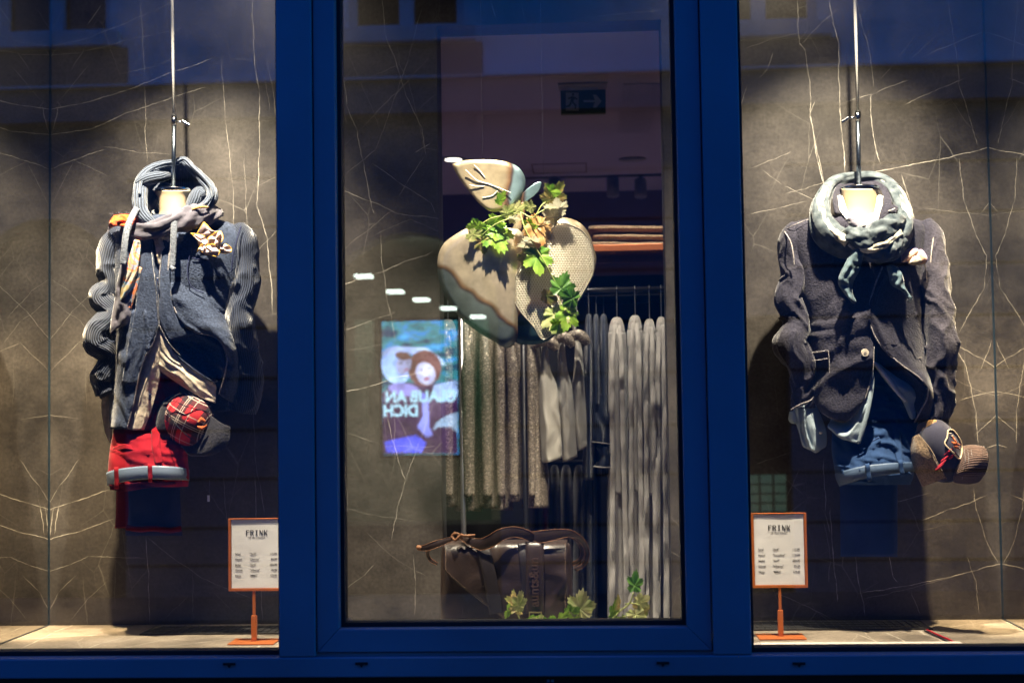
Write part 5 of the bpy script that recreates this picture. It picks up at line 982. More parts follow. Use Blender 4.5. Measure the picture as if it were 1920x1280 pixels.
patch('shield_patch', [[(1778, 807, .125), (1783, 807, .125), (1788, 807, .12)], [(1776, 820, .135), (1787, 822, .135), (1799, 824, .11)], [(1773, 832, .145), (1789, 836, .143), (1804, 840, .105)], [(1785, 846, .146), (1793, 850, .142), (1803, 850, .108)], [(1799, 858, .128), (1801, 859, .125), (1802, 858, .12)]], navy_felt, c2, Y0=YC, nu=14, nv=20)
line('patch_border', [(1778, 806, .130), (1776, 820, .142), (1772, 832, .151), (1786, 847, .152), (1800, 860, .132), (1804, 840, .113), (1800, 824, .116), (1788, 807, .126), (1778, 806, .130)], gold, c2, 1.5, Y0=YC, nv=80)
for pts, w_ in (([(1784, 828, .152), (1792, 832, .153), (1801, 834, .135)], [2, 6, 2]), ([(1788, 836, .153), (1794, 838, .152), (1800, 842, .138)], [1.5, 5, 1.5]), ([(1786, 818, .145), (1790, 824, .15), (1794, 830, .152)], [1, 3, 2])):
    ribbon('embroidery', pts, w_, em_o, c2, Y0=YC, thick=.001)
for k in range(3): ribbon('embroidery', [(1780 + k * 3.5, 812 + k * 5, .136), (1784 + k * 3.5, 812 + k * 5, .138)], 2, gold, c2, Y0=YC, thick=.001, nv=4)
redth = basic('red_thread', (.42, .01, .03), .8, bump=.4, bscale=500)
for k, (x, y) in enumerate(((1778, 848), (1784, 856), (1772, 860), (1766, 870), (1762, 876))):
    ribbon('embroidery', [(x - 8, y + 5, .142), (x, y, .147), (x + 8, y - 8, .148)], [1.5, 5, 1], redth, c2, Y0=YC, thick=.001, nv=12)
# ================================================================ metal apple
YA = 4.42
def AP(pts): return [(x / 3.2 + 800, y / 3.2 + 280) for x, y in pts]
def steel(name, cuts, tan, light, dark, k=1.0, met=.68):
    """heat tint: cuts = list of (ax, ay, bx, by) in picture points; left of every directed cut is tan, past a cut the blue zone begins"""
    m, nt, b = newmat(name); tc = N(nt, 'TexCoord')
    wn = N(nt, 'TexNoise'); wn.inputs['Scale'].default_value = 7; wn.inputs['Detail'].default_value = 2; L(nt, tc.outputs['Object'], wn.inputs['Vector'])
    w1 = N(nt, 'VectorMath', operation='SUBTRACT'); L(nt, wn.outputs['Color'], w1.inputs[0]); w1.inputs[1].default_value = (.5, .5, .5)
    w2 = N(nt, 'VectorMath', operation='SCALE'); L(nt, w1.outputs[0], w2.inputs[0]); w2.inputs['Scale'].default_value = .11
    w3 = N(nt, 'VectorMath', operation='ADD'); L(nt, tc.outputs['Object'], w3.inputs[0]); L(nt, w2.outputs[0], w3.inputs[1])
    cur = None
    for ax, ay, bx, by in cuts:
        A = P(ax, ay, YA); B = P(bx, by, YA); nv = Vector((-(B.z - A.z), 0, B.x - A.x)).normalized()
        s0_ = N(nt, 'VectorMath', operation='SUBTRACT'); L(nt, w3.outputs[0], s0_.inputs[0]); s0_.inputs[1].default_value = A
        d0_ = N(nt, 'VectorMath', operation='DOT_PRODUCT'); L(nt, s0_.outputs[0], d0_.inputs[0]); d0_.inputs[1].default_value = nv
        if cur is None: cur = d0_.outputs['Value']
        else:
            mx_ = N(nt, 'Math', operation='SMOOTH_MAX'); L(nt, cur, mx_.inputs[0]); L(nt, d0_.outputs['Value'], mx_.inputs[1]); mx_.inputs[2].default_value = .04; cur = mx_.outputs[0]
    ma = N(nt, 'Math', operation='MULTIPLY_ADD'); L(nt, cur, ma.inputs[0]); ma.inputs[1].default_value = 3.2 * k; ma.inputs[2].default_value = .5
    c = ramp(nt, ma.outputs[0], [(.10, dark), (.34, tuple(x * .7 for x in light)), (.455, light), (.485, (.10, .07, .07)), (.51, (.30, .17, .09)), (.56, tuple(x * .9 for x in tan)), (.9, tan)])
    n2 = N(nt, 'TexNoise'); n2.inputs['Scale'].default_value = 24; n2.inputs['Detail'].default_value = 9; L(nt, tc.outputs['Object'], n2.inputs['Vector'])
    c2_ = ramp(nt, n2.outputs[0], [(.32, (.72,) * 3), (.66, (1.15,) * 3)]); mu = N(nt, 'Mix', data_type='RGBA', blend_type='MULTIPLY'); mu.inputs[0].default_value = 1; L(nt, c, mu.inputs[6]); L(nt, c2_, mu.inputs[7]); L(nt, mu.outputs[2], b.inputs['Base Color'])
    b.inputs['Metallic'].default_value = met; b.inputs['Roughness'].default_value = .33
    bp = N(nt, 'Bump'); bp.inputs['Strength'].default_value = .12; bp.inputs['Distance'].default_value = .003; L(nt, n2.outputs[0], bp.inputs['Height']); L(nt, bp.outputs[0], b.inputs['Normal'])
    return m
TAN = (.74, .62, .45)
st_left = steel('tempered_steel', [(812, 495, 945, 592), (958, 400, 964, 640)], TAN, (.16, .20, .20), (.02, .06, .07))
st_leaf = steel('tempered_steel_leaf', [(952, 400, 944, 300)], (.56, .46, .30), (.26, .38, .42), (.10, .20, .26), .8)
st_twig = steel('tempered_steel_twig', [(985, 420, 990, 330)], (.55, .46, .32), (.22, .34, .38), (.08, .16, .2), .8)
st_right = steel('tempered_steel_shaded', [(940, 600, 1120, 520)], (.30, .24, .16), (.05, .10, .12), (.01, .04, .05))  # heat tint, darkened in colour for the shade behind the perforated sheet
perf_mat = basic('perforated_steel', (.46, .42, .33), .35, .6, var=.12)
apple = thing('metal_apple', 'large flat apple of heat tinted steel with a perforated half, hung with vine leaves', 'sculpture', tuple(P(970, 650, YA)))
def plate(name, pts, mat, d0, thick=.003, curve=0., n=90, flip=False, parent=apple):
    """smooth outline plate, bent about its vertical middle"""
    q = cr([(x, y, 0) for x, y in pts + [pts[0]]], np.linspace(0, 1, n))[:-1]
    cx = (q[:, 0].min() + q[:, 0].max()) / 2; cy = (q[:, 1].min() + q[:, 1].max()) / 2; hw = (q[:, 0].max() - q[:, 0].min()) / 2
    bm = bmesh.new(); rings = []
    for s in (1, .82, .64, .46, .28, .10):
        rings.append([bm.verts.new(P(cx + (x - cx) * s, cy + (y - cy) * s, YA - d0 - curve * (1 - ((cx + (x - cx) * s - cx) / hw) ** 2))) for x, y, _ in q])
    k = len(q)
    for a, b in zip(rings, rings[1:]):
        for i in range(k): bm.faces.new((a[i], a[(i + 1) % k], b[(i + 1) % k], b[i]))
    bm.faces.new(rings[-1]); bmesh.ops.recalc_face_normals(bm, faces=bm.faces)
    me = bpy.data.meshes.new(name); bm.to_mesh(me); bm.free()
    o = link(name, me, mat, parent, True); m_ = o.modifiers.new('thickness', 'SOLIDIFY'); m_.thickness = thick; m_.offset = 0; return o
plate('left_half', AP([(545, 478), (480, 470), (400, 462), (320, 462), (240, 475), (160, 520), (100, 570), (70, 640), (65, 720), (80, 810), (110, 880), (150, 940), (200, 1010), (260, 1060), (330, 1110), (400, 1150), (450, 1180), (485, 1190), (520, 1175), (545, 1120), (545, 1040), (550, 950), (560, 850), (575, 750), (585, 650), (580, 560), (570, 500)]), st_left, .03, curve=.035)
RH = AP([(570, 500), (650, 450), (740, 420), (830, 410), (900, 430), (950, 470), (985, 530), (1000, 580), (1018, 650), (1010, 720), (985, 790), (950, 860), (900, 930), (850, 1010), (790, 1090), (740, 1140), (680, 1165), (600, 1172), (540, 1160), (500, 1080), (480, 900), (500, 700)])
plate('right_half', RH, st_right, -.055)
# perforated sheet with real holes
PFp = AP([(790, 440), (850, 450), (920, 480), (960, 520), (985, 570), (1000, 640), (1000, 730), (975, 790), (930, 870), (900, 920), (860, 980), (800, 1070), (740, 1120), (690, 1135), (640, 1060), (570, 980), (525, 900), (520, 820), (545, 740), (600, 660), (700, 560), (760, 470)])
q = cr([(x, y, 0) for x, y in PFp + [PFp[0]]], np.linspace(0, 1, 80))[:-1]; poly = [(a_, b_) for a_, b_, _ in q]
def inside(x, y, pl):
    c = False; n = len(pl)
    for i in range(n):
        (x1, y1), (x2, y2) = pl[i], pl[(i + 1) % n]
        if (y1 > y) != (y2 > y) and x < (x2 - x1) * (y - y1) / (y2 - y1) + x1: c = not c
    return c
vs, fs = [], []; px_ = 5.0; py_ = px_ * .866
pc = ((960 + 1115) / 2, 530)
for r_ in range(60):
    for c_ in range(40):
        x = 955 + (c_ + .5 * (r_ % 2)) * px_; y = 412 + r_ * py_
        if not inside(x, y, poly): continue
        dd = .030 * (1 - ((x - 1040) / 85) ** 2)
        base = len(vs)
        for k in range(6):
            a = math.pi / 6 + k * math.pi / 3
            X0, Y0_ = x + px_ / math.sqrt(3) * math.cos(a), y + px_ / math.sqrt(3) * math.sin(a)
            X1, Y1_ = x + px_ * .31 * math.cos(a), y + px_ * .31 * math.sin(a)
            vs.append(P(X0, Y0_, YA - .035 - .030 * (1 - ((X0 - 1040) / 85) ** 2))); vs.append(P(X1, Y1_, YA - .035 - .030 * (1 - ((X1 - 1040) / 85) ** 2)))
        for k in range(6):
            a, b = base + 2 * k, base + 2 * ((k + 1) % 6); fs.append((a, b, b + 1, a + 1))
o = mesh('perforated_sheet', vs, fs, perf_mat, apple, True); m_ = o.modifiers.new('thickness', 'SOLIDIFY'); m_.thickness = .0018; m_.offset = 0
line('sheet_rim', [(x, y, .036 + .030 * (1 - ((x - 1040) / 85) ** 2)) for x, y in poly + [poly[0]]], perf_mat, apple, 1.1, Y0=YA, nv=160)
plate('top_leaf', AP([(155, 90), (220, 68), (330, 62), (440, 68), (520, 90), (570, 130), (592, 190), (580, 260), (540, 320), (500, 355), (440, 372), (380, 372), (320, 330), (260, 260), (200, 180), (165, 120)]), st_leaf, .03, curve=.02)
plate('small_leaf', AP([(560, 300), (580, 260), (620, 225), (665, 197), (688, 200), (680, 240), (650, 275), (610, 305), (575, 330)]), st_twig, .03, curve=.008)
plate('stem', AP([(535, 310), (555, 325), (590, 315), (590, 380), (575, 440), (562, 487), (515, 482), (530, 440), (545, 380), (540, 340)]), st_twig, .036, thick=.004, n=50)
weld = basic('weld_bead', (.75, .72, .64), .4, .1)
for pts in ([(235, 125), (300, 185), (380, 212), (505, 260)], [(285, 95), (315, 125), (350, 170)], [(258, 213), (300, 222), (345, 222)], [(425, 250), (390, 280), (335, 290)]):
    line('weld_vein', [(x, y, .053) for x, y in AP(pts)], weld, apple, .9, Y0=YA)
for x in (905, 1020):
    a = P(x, 310 if x < 950 else 420, YA - .03); MB().bar(a, Vector((a.x, a.y, ZC)), .0005, 6).build('hanging_wire', steel_rod, apple)
# ---------------------------------------------------------------- vine leaves
def leafmat(name, c1, c2):
    m, nt, b = newmat(name); tc = N(nt, 'TexCoord')
    n1 = N(nt, 'TexNoise'); n1.inputs['Scale'].default_value = 38; n1.inputs['Detail'].default_value = 5; L(nt, tc.outputs['Object'], n1.inputs['Vector'])
    c = ramp(nt, n1.outputs[0], [(.35, c1), (.65, c2)])
    g = N(nt, 'TexGradient', gradient_type='RADIAL'); L(nt, tc.outputs['UV'], g.inputs[0])
    a = N(nt, 'Math', operation='MULTIPLY'); L(nt, g.outputs[1], a.inputs[0]); a.inputs[1].default_value = 8
    f = N(nt, 'Math', operation='FRACT'); L(nt, a.outputs[0], f.inputs[0]); s_ = N(nt, 'Math', operation='SUBTRACT'); L(nt, f.outputs[0], s_.inputs[0]); s_.inputs[1].default_value = .5
    ab = N(nt, 'Math', operation='ABSOLUTE'); L(nt, s_.outputs[0], ab.inputs[0])
    ln = ramp(nt, ab.outputs[0], [(0, (.7,) * 3), (.05, (0, 0, 0))])
    mx = N(nt, 'Mix', data_type='RGBA'); L(nt, ln, mx.inputs[0]); L(nt, c, mx.inputs[6]); mx.inputs[7].default_value = (min(1, c2[0] * 1.6), min(1, c2[1] * 1.4), c2[2] * 1.5, 1); L(nt, mx.outputs[2], b.inputs['Base Color'])
    b.inputs['Roughness'].default_value = .45; b.inputs['Subsurface Weight'].default_value = .0
    tl = N(nt, 'BsdfTranslucent'); L(nt, mx.outputs[2], tl.inputs[0]); ms = N(nt, 'MixShader'); ms.inputs[0].default_value = .3; L(nt, b.outputs[0], ms.inputs[1]); L(nt, tl.outputs[0], ms.inputs[2]); L(nt, ms.outputs[0], nt.nodes['Material Output'].inputs[0])
    return m
LM = {'green': leafmat('leaf_green', (.09, .24, .015), (.30, .48, .06)), 'dark': leafmat('leaf_dark', (.03, .12, .012), (.10, .24, .03)), 'pale': leafmat('leaf_pale', (.32, .42, .12), (.62, .62, .30)), 'orange': leafmat('leaf_orange', (.45, .20, .06), (.62, .42, .18)), 'mix': leafmat('leaf_turning', (.16, .24, .05), (.42, .30, .12)), 'cream': leafmat('leaf_cream', (.6, .56, .38), (.75, .72, .55))}
def leaf(cx, cy, r, rot, tilt, yaw, mt, parent, Y, curl=.25, seed=0, name='leaf', narrow=1.):
    rr_ = random.Random(seed * 13 + int(cx)); n = 60; rad = []
    lob = [(90, 1.0), (35, .82), (145, .82), (-22, .62), (202, .62)]
    for i in range(n):
        a = 360 * i / n; v = 0
        for la, lr in lob:
            dd = abs((a - la + 180) % 360 - 180); v = max(v, lr * max(0, 1 - (dd / 38) ** 1.3 * .52))
        v = max(v, .36 if abs((a - 270 + 180) % 360 - 180) < 25 else .5)
        rad.append(v * (1 + .07 * (1 if i % 2 else -1)) * (1 + rr_.uniform(-.05, .05)))
    c = P(cx, cy, Y); s = r * Y / FP
    Mx = Matrix.Rotation(R(yaw), 3, 'Z') @ Matrix.Rotation(R(tilt), 3, 'X') @ Matrix.Rotation(R(rot), 3, 'Y')
    vs, uvs, fs = [], [], []
    ks = (.04, .3, .55, .8, 1.0)
    for k in ks:
        for i in range(n):
            a = 2 * math.pi * i / n; x, z = rad[i] * k * math.cos(a) * narrow, rad[i] * k * math.sin(a)
            d = -curl * (x * x * 1.1 + .5 * z * z) + .10 * abs(math.sin(2.5 * a + seed)) * k + .05 * math.sin(9 * a + seed) * k * k
            vs.append(c + Mx @ Vector((x, -d * .6, z)) * s); uvs.append((x, z + .0))
    for a in range(len(ks) - 1):
        for i in range(n): fs.append((a * n + i, a * n + (i + 1) % n, (a + 1) * n + (i + 1) % n, (a + 1) * n + i))
    fs.append(tuple(range(n)))
    o = mesh(name, vs, fs, LM[mt], parent, True)
    uv = o.data.uv_layers.new(name='uv')
    for l in o.data.loops: uv.data[l.index].uv = uvs[l.vertex_index]
    return o
vine = thing('vine_garland', 'artificial vine leaves, green to orange, draped over the steel apple', 'garland', tuple(P(980, 520, YA - .06)))
for i, (x, y, r, rot, tl_, yw, mt) in enumerate([(928, 434, 36, 160, -15, 10, 'green'), (897, 425, 26, 215, 20, -20, 'green'), (886, 440, 20, 120, 40, 15, 'pale'), (905, 452, 20, 170, 10, 10, 'mix'), (950, 400, 18, 30, 35, 20, 'pale'), (937, 376, 18, 15, 30, 55, 'green'), (930, 412, 22, 200, 30, -20, 'green'),
        (1034, 372, 30, 30, 25, 20, 'mix'), (1050, 392, 26, 280, 45, 10, 'cream'), (1030, 360, 20, 100, 40, -30, 'green'), (1012, 422, 38, 190, -10, 25, 'orange'), (1040, 408, 22, 300, 30, 10, 'cream'), (990, 420, 20, 170, 20, -40, 'green'), (1002, 455, 26, 250, 60, 5, 'cream'), (1008, 478, 32, 175, -12, 5, 'green'), (984, 480, 24, 140, 25, -20, 'mix'),
        (968, 392, 18, 60, 40, 30, 'pale'), (996, 390, 16, 320, 30, -30, 'pale'), (960, 412, 14, 90, 50, 10, 'cream'), (1052, 542, 28, 20, -5, 10, 'dark'), (1024, 556, 20, 110, 25, -25, 'mix'), (1040, 590, 32, 175, -8, -15, 'pale'), (1066, 588, 28, 200, -10, 25, 'green'), (1074, 560, 24, 290, 5, 25, 'dark'), (1046, 604, 20, 160, 15, 20, 'green')]):
    leaf(x, y, r * 1.28, rot, tl_, yw, mt, vine, YA - .075 - .004 * (i % 5), seed=i)
stem_m = basic('vine_stem', (.30, .34, .10), .6)
for pts in ([(890, 430, .07), (920, 410, .09), (955, 403, .09), (975, 398, .08), (1000, 408, .09), (1016, 385, .09), (1035, 372, .08)], [(905, 440, .08), (930, 420, .10), (960, 408, .09)], [(975, 398, .08), (985, 430, .10), (1003, 462, .10), (1020, 490, .10), (1036, 520, .09), (1050, 545, .085), (1050, 580, .09)], [(1000, 408, .09), (1012, 398, .1), (1030, 390, .09)]):
    line('vine_stem', pts, stem_m, vine, 1.2, Y0=YA, nv=60)
# ================================================================ leather bag
YB_ = 4.46
leather = basic('brown_leather', (.036, .023, .019), .36, var=.25, vscale=10, bump=.25, bscale=120, coat=.08); band_dark = basic('shade_band_tone', (.020, .015, .018), .45, var=.2, bump=.2, bscale=120); edge_l = basic('leather_edge', (.20, .085, .035), .6, var=.3, vscale=60); brass = basic('brass', (.55, .42, .22), .3, 1.0)
bag = thing('leather_messenger_bag', 'brown leather messenger bag with stitched flap and embossed lettering down its strap', 'bag', tuple(P(948, 1172, YB_)))
zf = FZ + .002; pyf = 1197
loft('bag_body', [(1016, 842, 1058, .03, .05), (1019, 834, 1066, .055, .06), (1030, 829, 1070, .07, .065), (1080, 827, 1072, .078, .07), (1150, 827, 1072, .082, .07), (pyf - 4, 830, 1070, .08, .07), (pyf, 838, 1062, .07, .06)], leather, bag, Y0=YB_, n=60, nv=50, e=5, disp=fold(.008, .015, .015, 2.))
def flapx(y): return 832 if y < 1062 else 832 + (y - 1062) ** 1.12 * .72
ys = [1012, 1015, 1022, 1040, 1060, 1080, 1100, 1120, 1140, 1156, 1166]
patch('flap', [[(flapx(y) + (4 if y == 1012 else 0), y + (6 if y > 1015 else 2), d), ((flapx(y) + 1064) / 2 - 20, y, d + .010), ((flapx(y) + 1064) / 2 + 30, y, d + .012), (1064, y, d)] for y, d in zip(ys, [.00, .045, .072, .088, .094, .096, .097, .097, .097, .096, .095])], leather, bag, Y0=YB_, nu=50, nv=50, thick=.004, disp=both(fold(.012, .012, .012, 5.), crease(.006, 1, .4, 90, 4.)))
for off, r_ in ((4, .45),):
    m = MB(); rr = random.Random(4); pts = [(flapx(y) + off, y, .104) for y in np.arange(1022, 1160, 2.6)] + [(1060, y, .104) for y in np.arange(1018, 1168, 2.6)]
    for x, y, d in pts: a = P(x - .9, y + (6 if x < 1050 else 0), YB_ - d); m.bar(a, a + Vector((.0022, -.0004, .001)), .0007, 6)
    m.build('stitching', basic('stitch_thread', (.30, .20, .13), .7), bag)['kind'] = 'stuff'
ribbon('closure_strap', [(1002, 1012, .05), (1002, 1018, .098), (1003, 1050, .114), (1003, 1100, .120), (1003, 1140, .120), (1003, 1150, .118)], 34, leather, bag, Y0=YB_, thick=.004)
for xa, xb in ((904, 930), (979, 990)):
    ribbon('shade_band', [(xa, 1018, .088), (xa + (xb - xa) * .3, 1050, .110), (xa + (xb - xa) * .7, 1100, .116), (xb, 1150, .116)], 25 if xa < 950 else 18, band_dark, bag, Y0=YB_, thick=.002)  # not straps: dark ribbons standing in for two shadow bands on the flap
a = P(1008, 1137, YB_ - .1265); text('aunts&un', (a.x + .003, a.y, a.z), .040, basic('embossed_leather', (.10, .06, .045), .3), bag, 'embossed_lettering', rot=(math.pi / 2, R(-90), 0), ext=.003, bold=.0008, sx=.98)
m = MB(); c = P(1004, 1156, YB_ - .126); m.box(c.x - .020, c.x + .020, c.y - .003, c.y + .003, c.z + .012, c.z + .016); m.box(c.x - .020, c.x - .016, c.y - .003, c.y + .003, c.z - .014, c.z + .0119); m.box(c.x + .016, c.x + .020, c.y - .003, c.y + .003, c.z - .014, c.z + .0119); m.box(c.x - .020, c.x + .020, c.y - .003, c.y + .003, c.z - .018, c.z - .0141)
m.build('buckle', brass, bag, bevel=.001)
def strap(pts, w_, nm='shoulder_strap', tw=.0):
    ribbon(nm, pts, w_, leather, bag, Y0=YB_, thick=.0035, nv=90, tilt=tw)
    for s in (-1, 1):
        q_ = []; 
        for i, p in enumerate(pts):
            a = pts[max(i - 1, 0)]; b = pts[min(i + 1, len(pts) - 1)]; tx, ty = b[0] - a[0], b[1] - a[1]; l = math.hypot(tx, ty); ww = (w_[i] if isinstance(w_, (list, tuple)) else w_) / 2
            q_.append((p[0] - ty / l * ww * s, p[1] + tx / l * ww * s, p[2] + .0025 + tw * s))
        line('strap_edge', q_, edge_l, bag, .55, Y0=YB_, nv=90, n=6)
strap([(862, 1006, .06), (878, 1013, .09), (900, 1020, .11), (920, 1014, .12), (940, 1002, .12), (965, 997, .11), (990, 1003, .10), (1000, 1010, .09)], [7, 13, 21, 23, 22, 20, 18, 14])
strap([(985, 999, .07), (1010, 1006, .10), (1040, 1002, .10), (1068, 1000, .08), (1090, 1012, .05), (1101, 1034, .03), (1096, 1056, .03), (1078, 1068, .03)], [5, 22, 20, 14, 10, 8, 7, 7])
strap([(1072, 1003, .03), (1088, 1020, .01), (1092, 1038, .0), (1086, 1050, .0), (1072, 1058, .0)], [7, 7, 7, 7, 7])
strap([(846, 1010, .07), (820, 1019, .09), (800, 1026, .09), (786, 1028, .08)], [8, 13, 12, 8])
tube('strap_tip', [(790, 1027, .085, 4), (785, 1026, .085, 5), (783, 1024, .08, 3)], edge_l, bag, Y0=YB_, nv=12)
strap([(814, 1020, .05), (802, 1034, .04), (806, 1048, .03), (820, 1057, .03)], [5, 6, 6, 5])
for pts in ([(852, 998, .08), (860, 1004, .10), (854, 1012, .10), (848, 1004, .085), (858, 1000, .10), (866, 1010, .09)], [(864, 1002, .09), (872, 1004, .10), (890, 1003, .09)]):
    line('knot', pts, edge_l, bag, 2.6, Y0=YB_, nv=40)
# ---------------------------------------------------------------- vine with grapes in front of the bag
v2 = thing('grape_vine', 'low vine twig with grape leaves and dark grapes lying in front of the bag', 'vine twig', tuple(P(1080, 1170, 4.30)))
YL = 4.27
for i, (x, y, r, rot, tl_, yw, mt, nr) in enumerate([(966, 1138, 30, 20, -20, 55, 'mix', 1), (972, 1135, 26, 10, 10, 30, 'pale', .8), (952, 1150, 24, -30, 30, 60, 'green', .6), (993, 1162, 20, 60, 40, 20, 'green', .7), (1030, 1165, 24, 80, 50, 0, 'green', 1), (1014, 1168, 22, -60, 30, 20, 'pale', 1), (1050, 1162, 24, 30, 30, 40, 'green', .7),
        (1088, 1142, 34, 10, 5, -15, 'pale', 1), (1070, 1150, 22, 60, 20, -30, 'green', 1), (1105, 1140, 20, -60, 20, 10, 'pale', 1), (1150, 1150, 24, 10, 5, 40, 'green', .7), (1158, 1135, 20, 0, 5, 60, 'mix', .7), (1165, 1162, 22, 160, 20, 30, 'green', .7), (1190, 1098, 26, 10, -5, 20, 'dark', .8), (1200, 1128, 20, 60, 10, -20, 'pale', 1), (1192, 1152, 26, 170, -5, 5, 'pale', 1), (1208, 1142, 22, -70, 10, -20, 'mix', .9)]):
    leaf(x, y, r * 1.15, rot, tl_, yw, mt, v2, YL - .004 * (i % 4), seed=50 + i, narrow=nr)
for pts in ([(990, 1190, .0), (1040, 1182, .0), (1100, 1176, .0), (1140, 1165, .01), (1165, 1143, .01), (1180, 1131, .01), (1188, 1110, .01)], [(1150, 1160, .0), (1175, 1154, .01), (1190, 1150, .01)], [(1172, 1132, .005), (1186, 1130, .01), (1200, 1134, .01)], [(970, 1150, .0), (980, 1170, .0), (1000, 1190, .0)]):
    line('vine_stem', pts, stem_m, v2, 1.3, Y0=YL, nv=50)
grape = basic('grape_skin', (.06, .012, .02), .25, var=.3)
for x, y in ((1018, 1168), (1094, 1166), (1105, 1169), (1128, 1165), (1113, 1174), (1140, 1172)):
    c = P(x, y, YL + .01); r_ = .0115; n_ = 14; vs = [c + Vector((0, 0, r_))]; fs = []
    bm = bmesh.new(); bmesh.ops.create_uvsphere(bm, u_segments=14, v_segments=9, radius=r_); bm.transform(Matrix.Translation(c)); me = bpy.data.meshes.new('grape'); bm.to_mesh(me); bm.free(); link('grape', me, grape, v2, True)
# ================================================================ price stands
copper = basic('copper_paint', (.50, .14, .035), .42, .35, var=.06); paper = cloth('price_paper', (.78, .77, .76), 'crinkle', var=.02, bump=.15, sheen=0); ink = basic('print_ink', (.03, .03, .035), .8)
def price_stand(Y, px0, px1, py0, py1, pxp, pyb, base, label, rows, lean=0.):
    w0 = P(px0, (py0 + py1) / 2, Y); w1 = P(px1, (py0 + py1) / 2, Y); zt_ = P((px0 + px1) / 2, py0, Y).z; zb_ = P((px0 + px1) / 2, py1, Y).z
    xp = P(pxp, 1150, Y).x
    t = thing('price_stand', label, 'price stand', (xp, Y, FZ), 'price stands on the display floor')
    bw = .145
    MB().box(xp - bw / 2, xp + bw / 2, Y - .055, Y + .055, FZ + .001, FZ + .005).build('base_plate', copper, t, bevel=.001)
    MB().box(xp - .004, xp + .004, Y - .004, Y + .004, FZ + .006, zb_ - .001).build('post', copper, t)
    MB().box(xp - .008, xp + .008, Y - .008, Y + .008, FZ + .0055, FZ + .085).build('post_sleeve', copper, t, bevel=.001)
    f = .008; x0_, x1_ = w0.x, w1.x
    m = MB(); m.box(x0_, x0_ + f, Y - .006, Y + .004, zb_, zt_); m.box(x1_ - f, x1_, Y - .006, Y + .004, zb_, zt_); m.box(x0_ + f, x1_ - f, Y - .006, Y + .004, zb_, zb_ + f); m.box(x0_ + f, x1_ - f, Y - .0055, Y + .004, zt_ - .003, zt_)
    m.build('frame', copper, t, bevel=.0008)
    MB().box(x0_ + f, x1_ - f, Y + .001, Y + .003, zb_ + f, zt_ - .003).build('backing', copper, t)
    G = np.zeros((20, 12, 3)); 
    for i in range(20):
        for j in range(12):
            u, v = j / 11, i / 19; G[i, j] = (x0_ + f + .0008 + (x1_ - x0_ - 2 * f - .0016) * u, Y - .0022 - .0005 * fbm(u * 2, v * 5, pxp) , zb_ + f + .001 + (zt_ - zb_ - f - .005) * v)
    pp = grid_mesh('paper', G, paper, t, 0)
    yt = Y - .0030; cx = (x0_ + x1_) / 2; W_ = x1_ - x0_; H_ = zt_ - zb_
    # bold shop name with thin and thick strokes, letter by letter
    lw = .0115; gap = .0030; h = .0165; x = cx - (5 * lw + 4 * gap) / 2 + .001; z = zt_ - H_ * .235
    T_, t_ = .0036, .0017
    m = MB()
    def bx(a, b, c, d): m.box(x + a, x + b, yt - .0002, yt, z + c, z + d)
    def dg(a, b, c, d, w_): m.prism([(x + a, z + b), (x + a + w_, z + b), (x + c + w_, z + d), (x + c, z + d)], yt - .0003, yt)
    bx(.001, .001 + T_, 0, h); bx(.001 + T_, lw, h - t_, h); bx(.001 + T_, lw * .75, h * .5, h * .5 + t_); bx(lw - .001, lw, h * .72, h - t_); x += lw + gap
    bx(0, T_, 0, h); bx(T_, lw * .8, h - t_, h); bx(T_, lw * .8, h * .48, h * .48 + t_); bx(lw * .7, lw * .7 + T_ * .8, h * .48 + t_, h - t_); dg(lw * .75, 0, lw * .45, h * .48, T_ * .8); x += lw + gap
    bx(lw * .35, lw * .35 + T_, 0, h); bx(lw * .2, lw * .35, 0, t_); bx(lw * .35 + T_, lw * .8, 0, t_); bx(lw * .2, lw * .35, h - t_, h); bx(lw * .35 + T_, lw * .8, h - t_, h); x += lw + gap
    bx(.0008, .0008 + t_, 0, h); dg(lw * .72, 0, 0, h, T_ * .9); bx(lw - t_, lw, 0, h); x += lw + gap
    bx(0, T_, 0, h); dg(T_, h * .42, lw * .85, h, t_ * 1.2); dg(lw * .72, 0, T_, h * .55, T_); 
    m.build('shop_name', ink, pp)
    text("WE. MEN'S. FASHION", (cx + .001, yt, zt_ - H_ * .272), .0058, ink, pp, 'lettering', ext=.0001, align='CENTER')
    for k, r_ in enumerate(rows):
        zz = zt_ - H_ * (.50 + .075 * k)
        for s_, xx, al in zip(r_, (x0_ + W_ * .12, x0_ + W_ * .38, x1_ - W_ * .13), ('LEFT', 'LEFT', 'RIGHT')):
            text(s_, (xx, yt, zz), .0085, ink, pp, 'lettering', ext=.0001, align=al, bold=.00012)
    return t
price_stand(4.47, 429, 533, 971, 1107, 476.5, 1194, None, 'copper price stand half hidden by the left mullion under the navy jacket', [('Schal', '"Stoll"', '119,90'), ('Hemd', '"Desoto"', '89,90'), ('Jacke', '"Stoll"', '359,90'), ('Gürtel', '"Alberto"', '79,90'), ('Hose', '"MMX"', '179,90')])
price_stand(4.51, 1409, 1513, 961, 1101, 1463, 1190, None, 'copper price stand beside the right mullion under the charcoal blazer', [('Schal', '"Stoll"', '119,90'), ('Hemd', '"Portofino"', '119,90'), ('Sakko', '"Stoll"', '299,90'), ('Gürtel', '"Alberto"', '79,90'), ('Hose', '"MMX"', '179,90')])
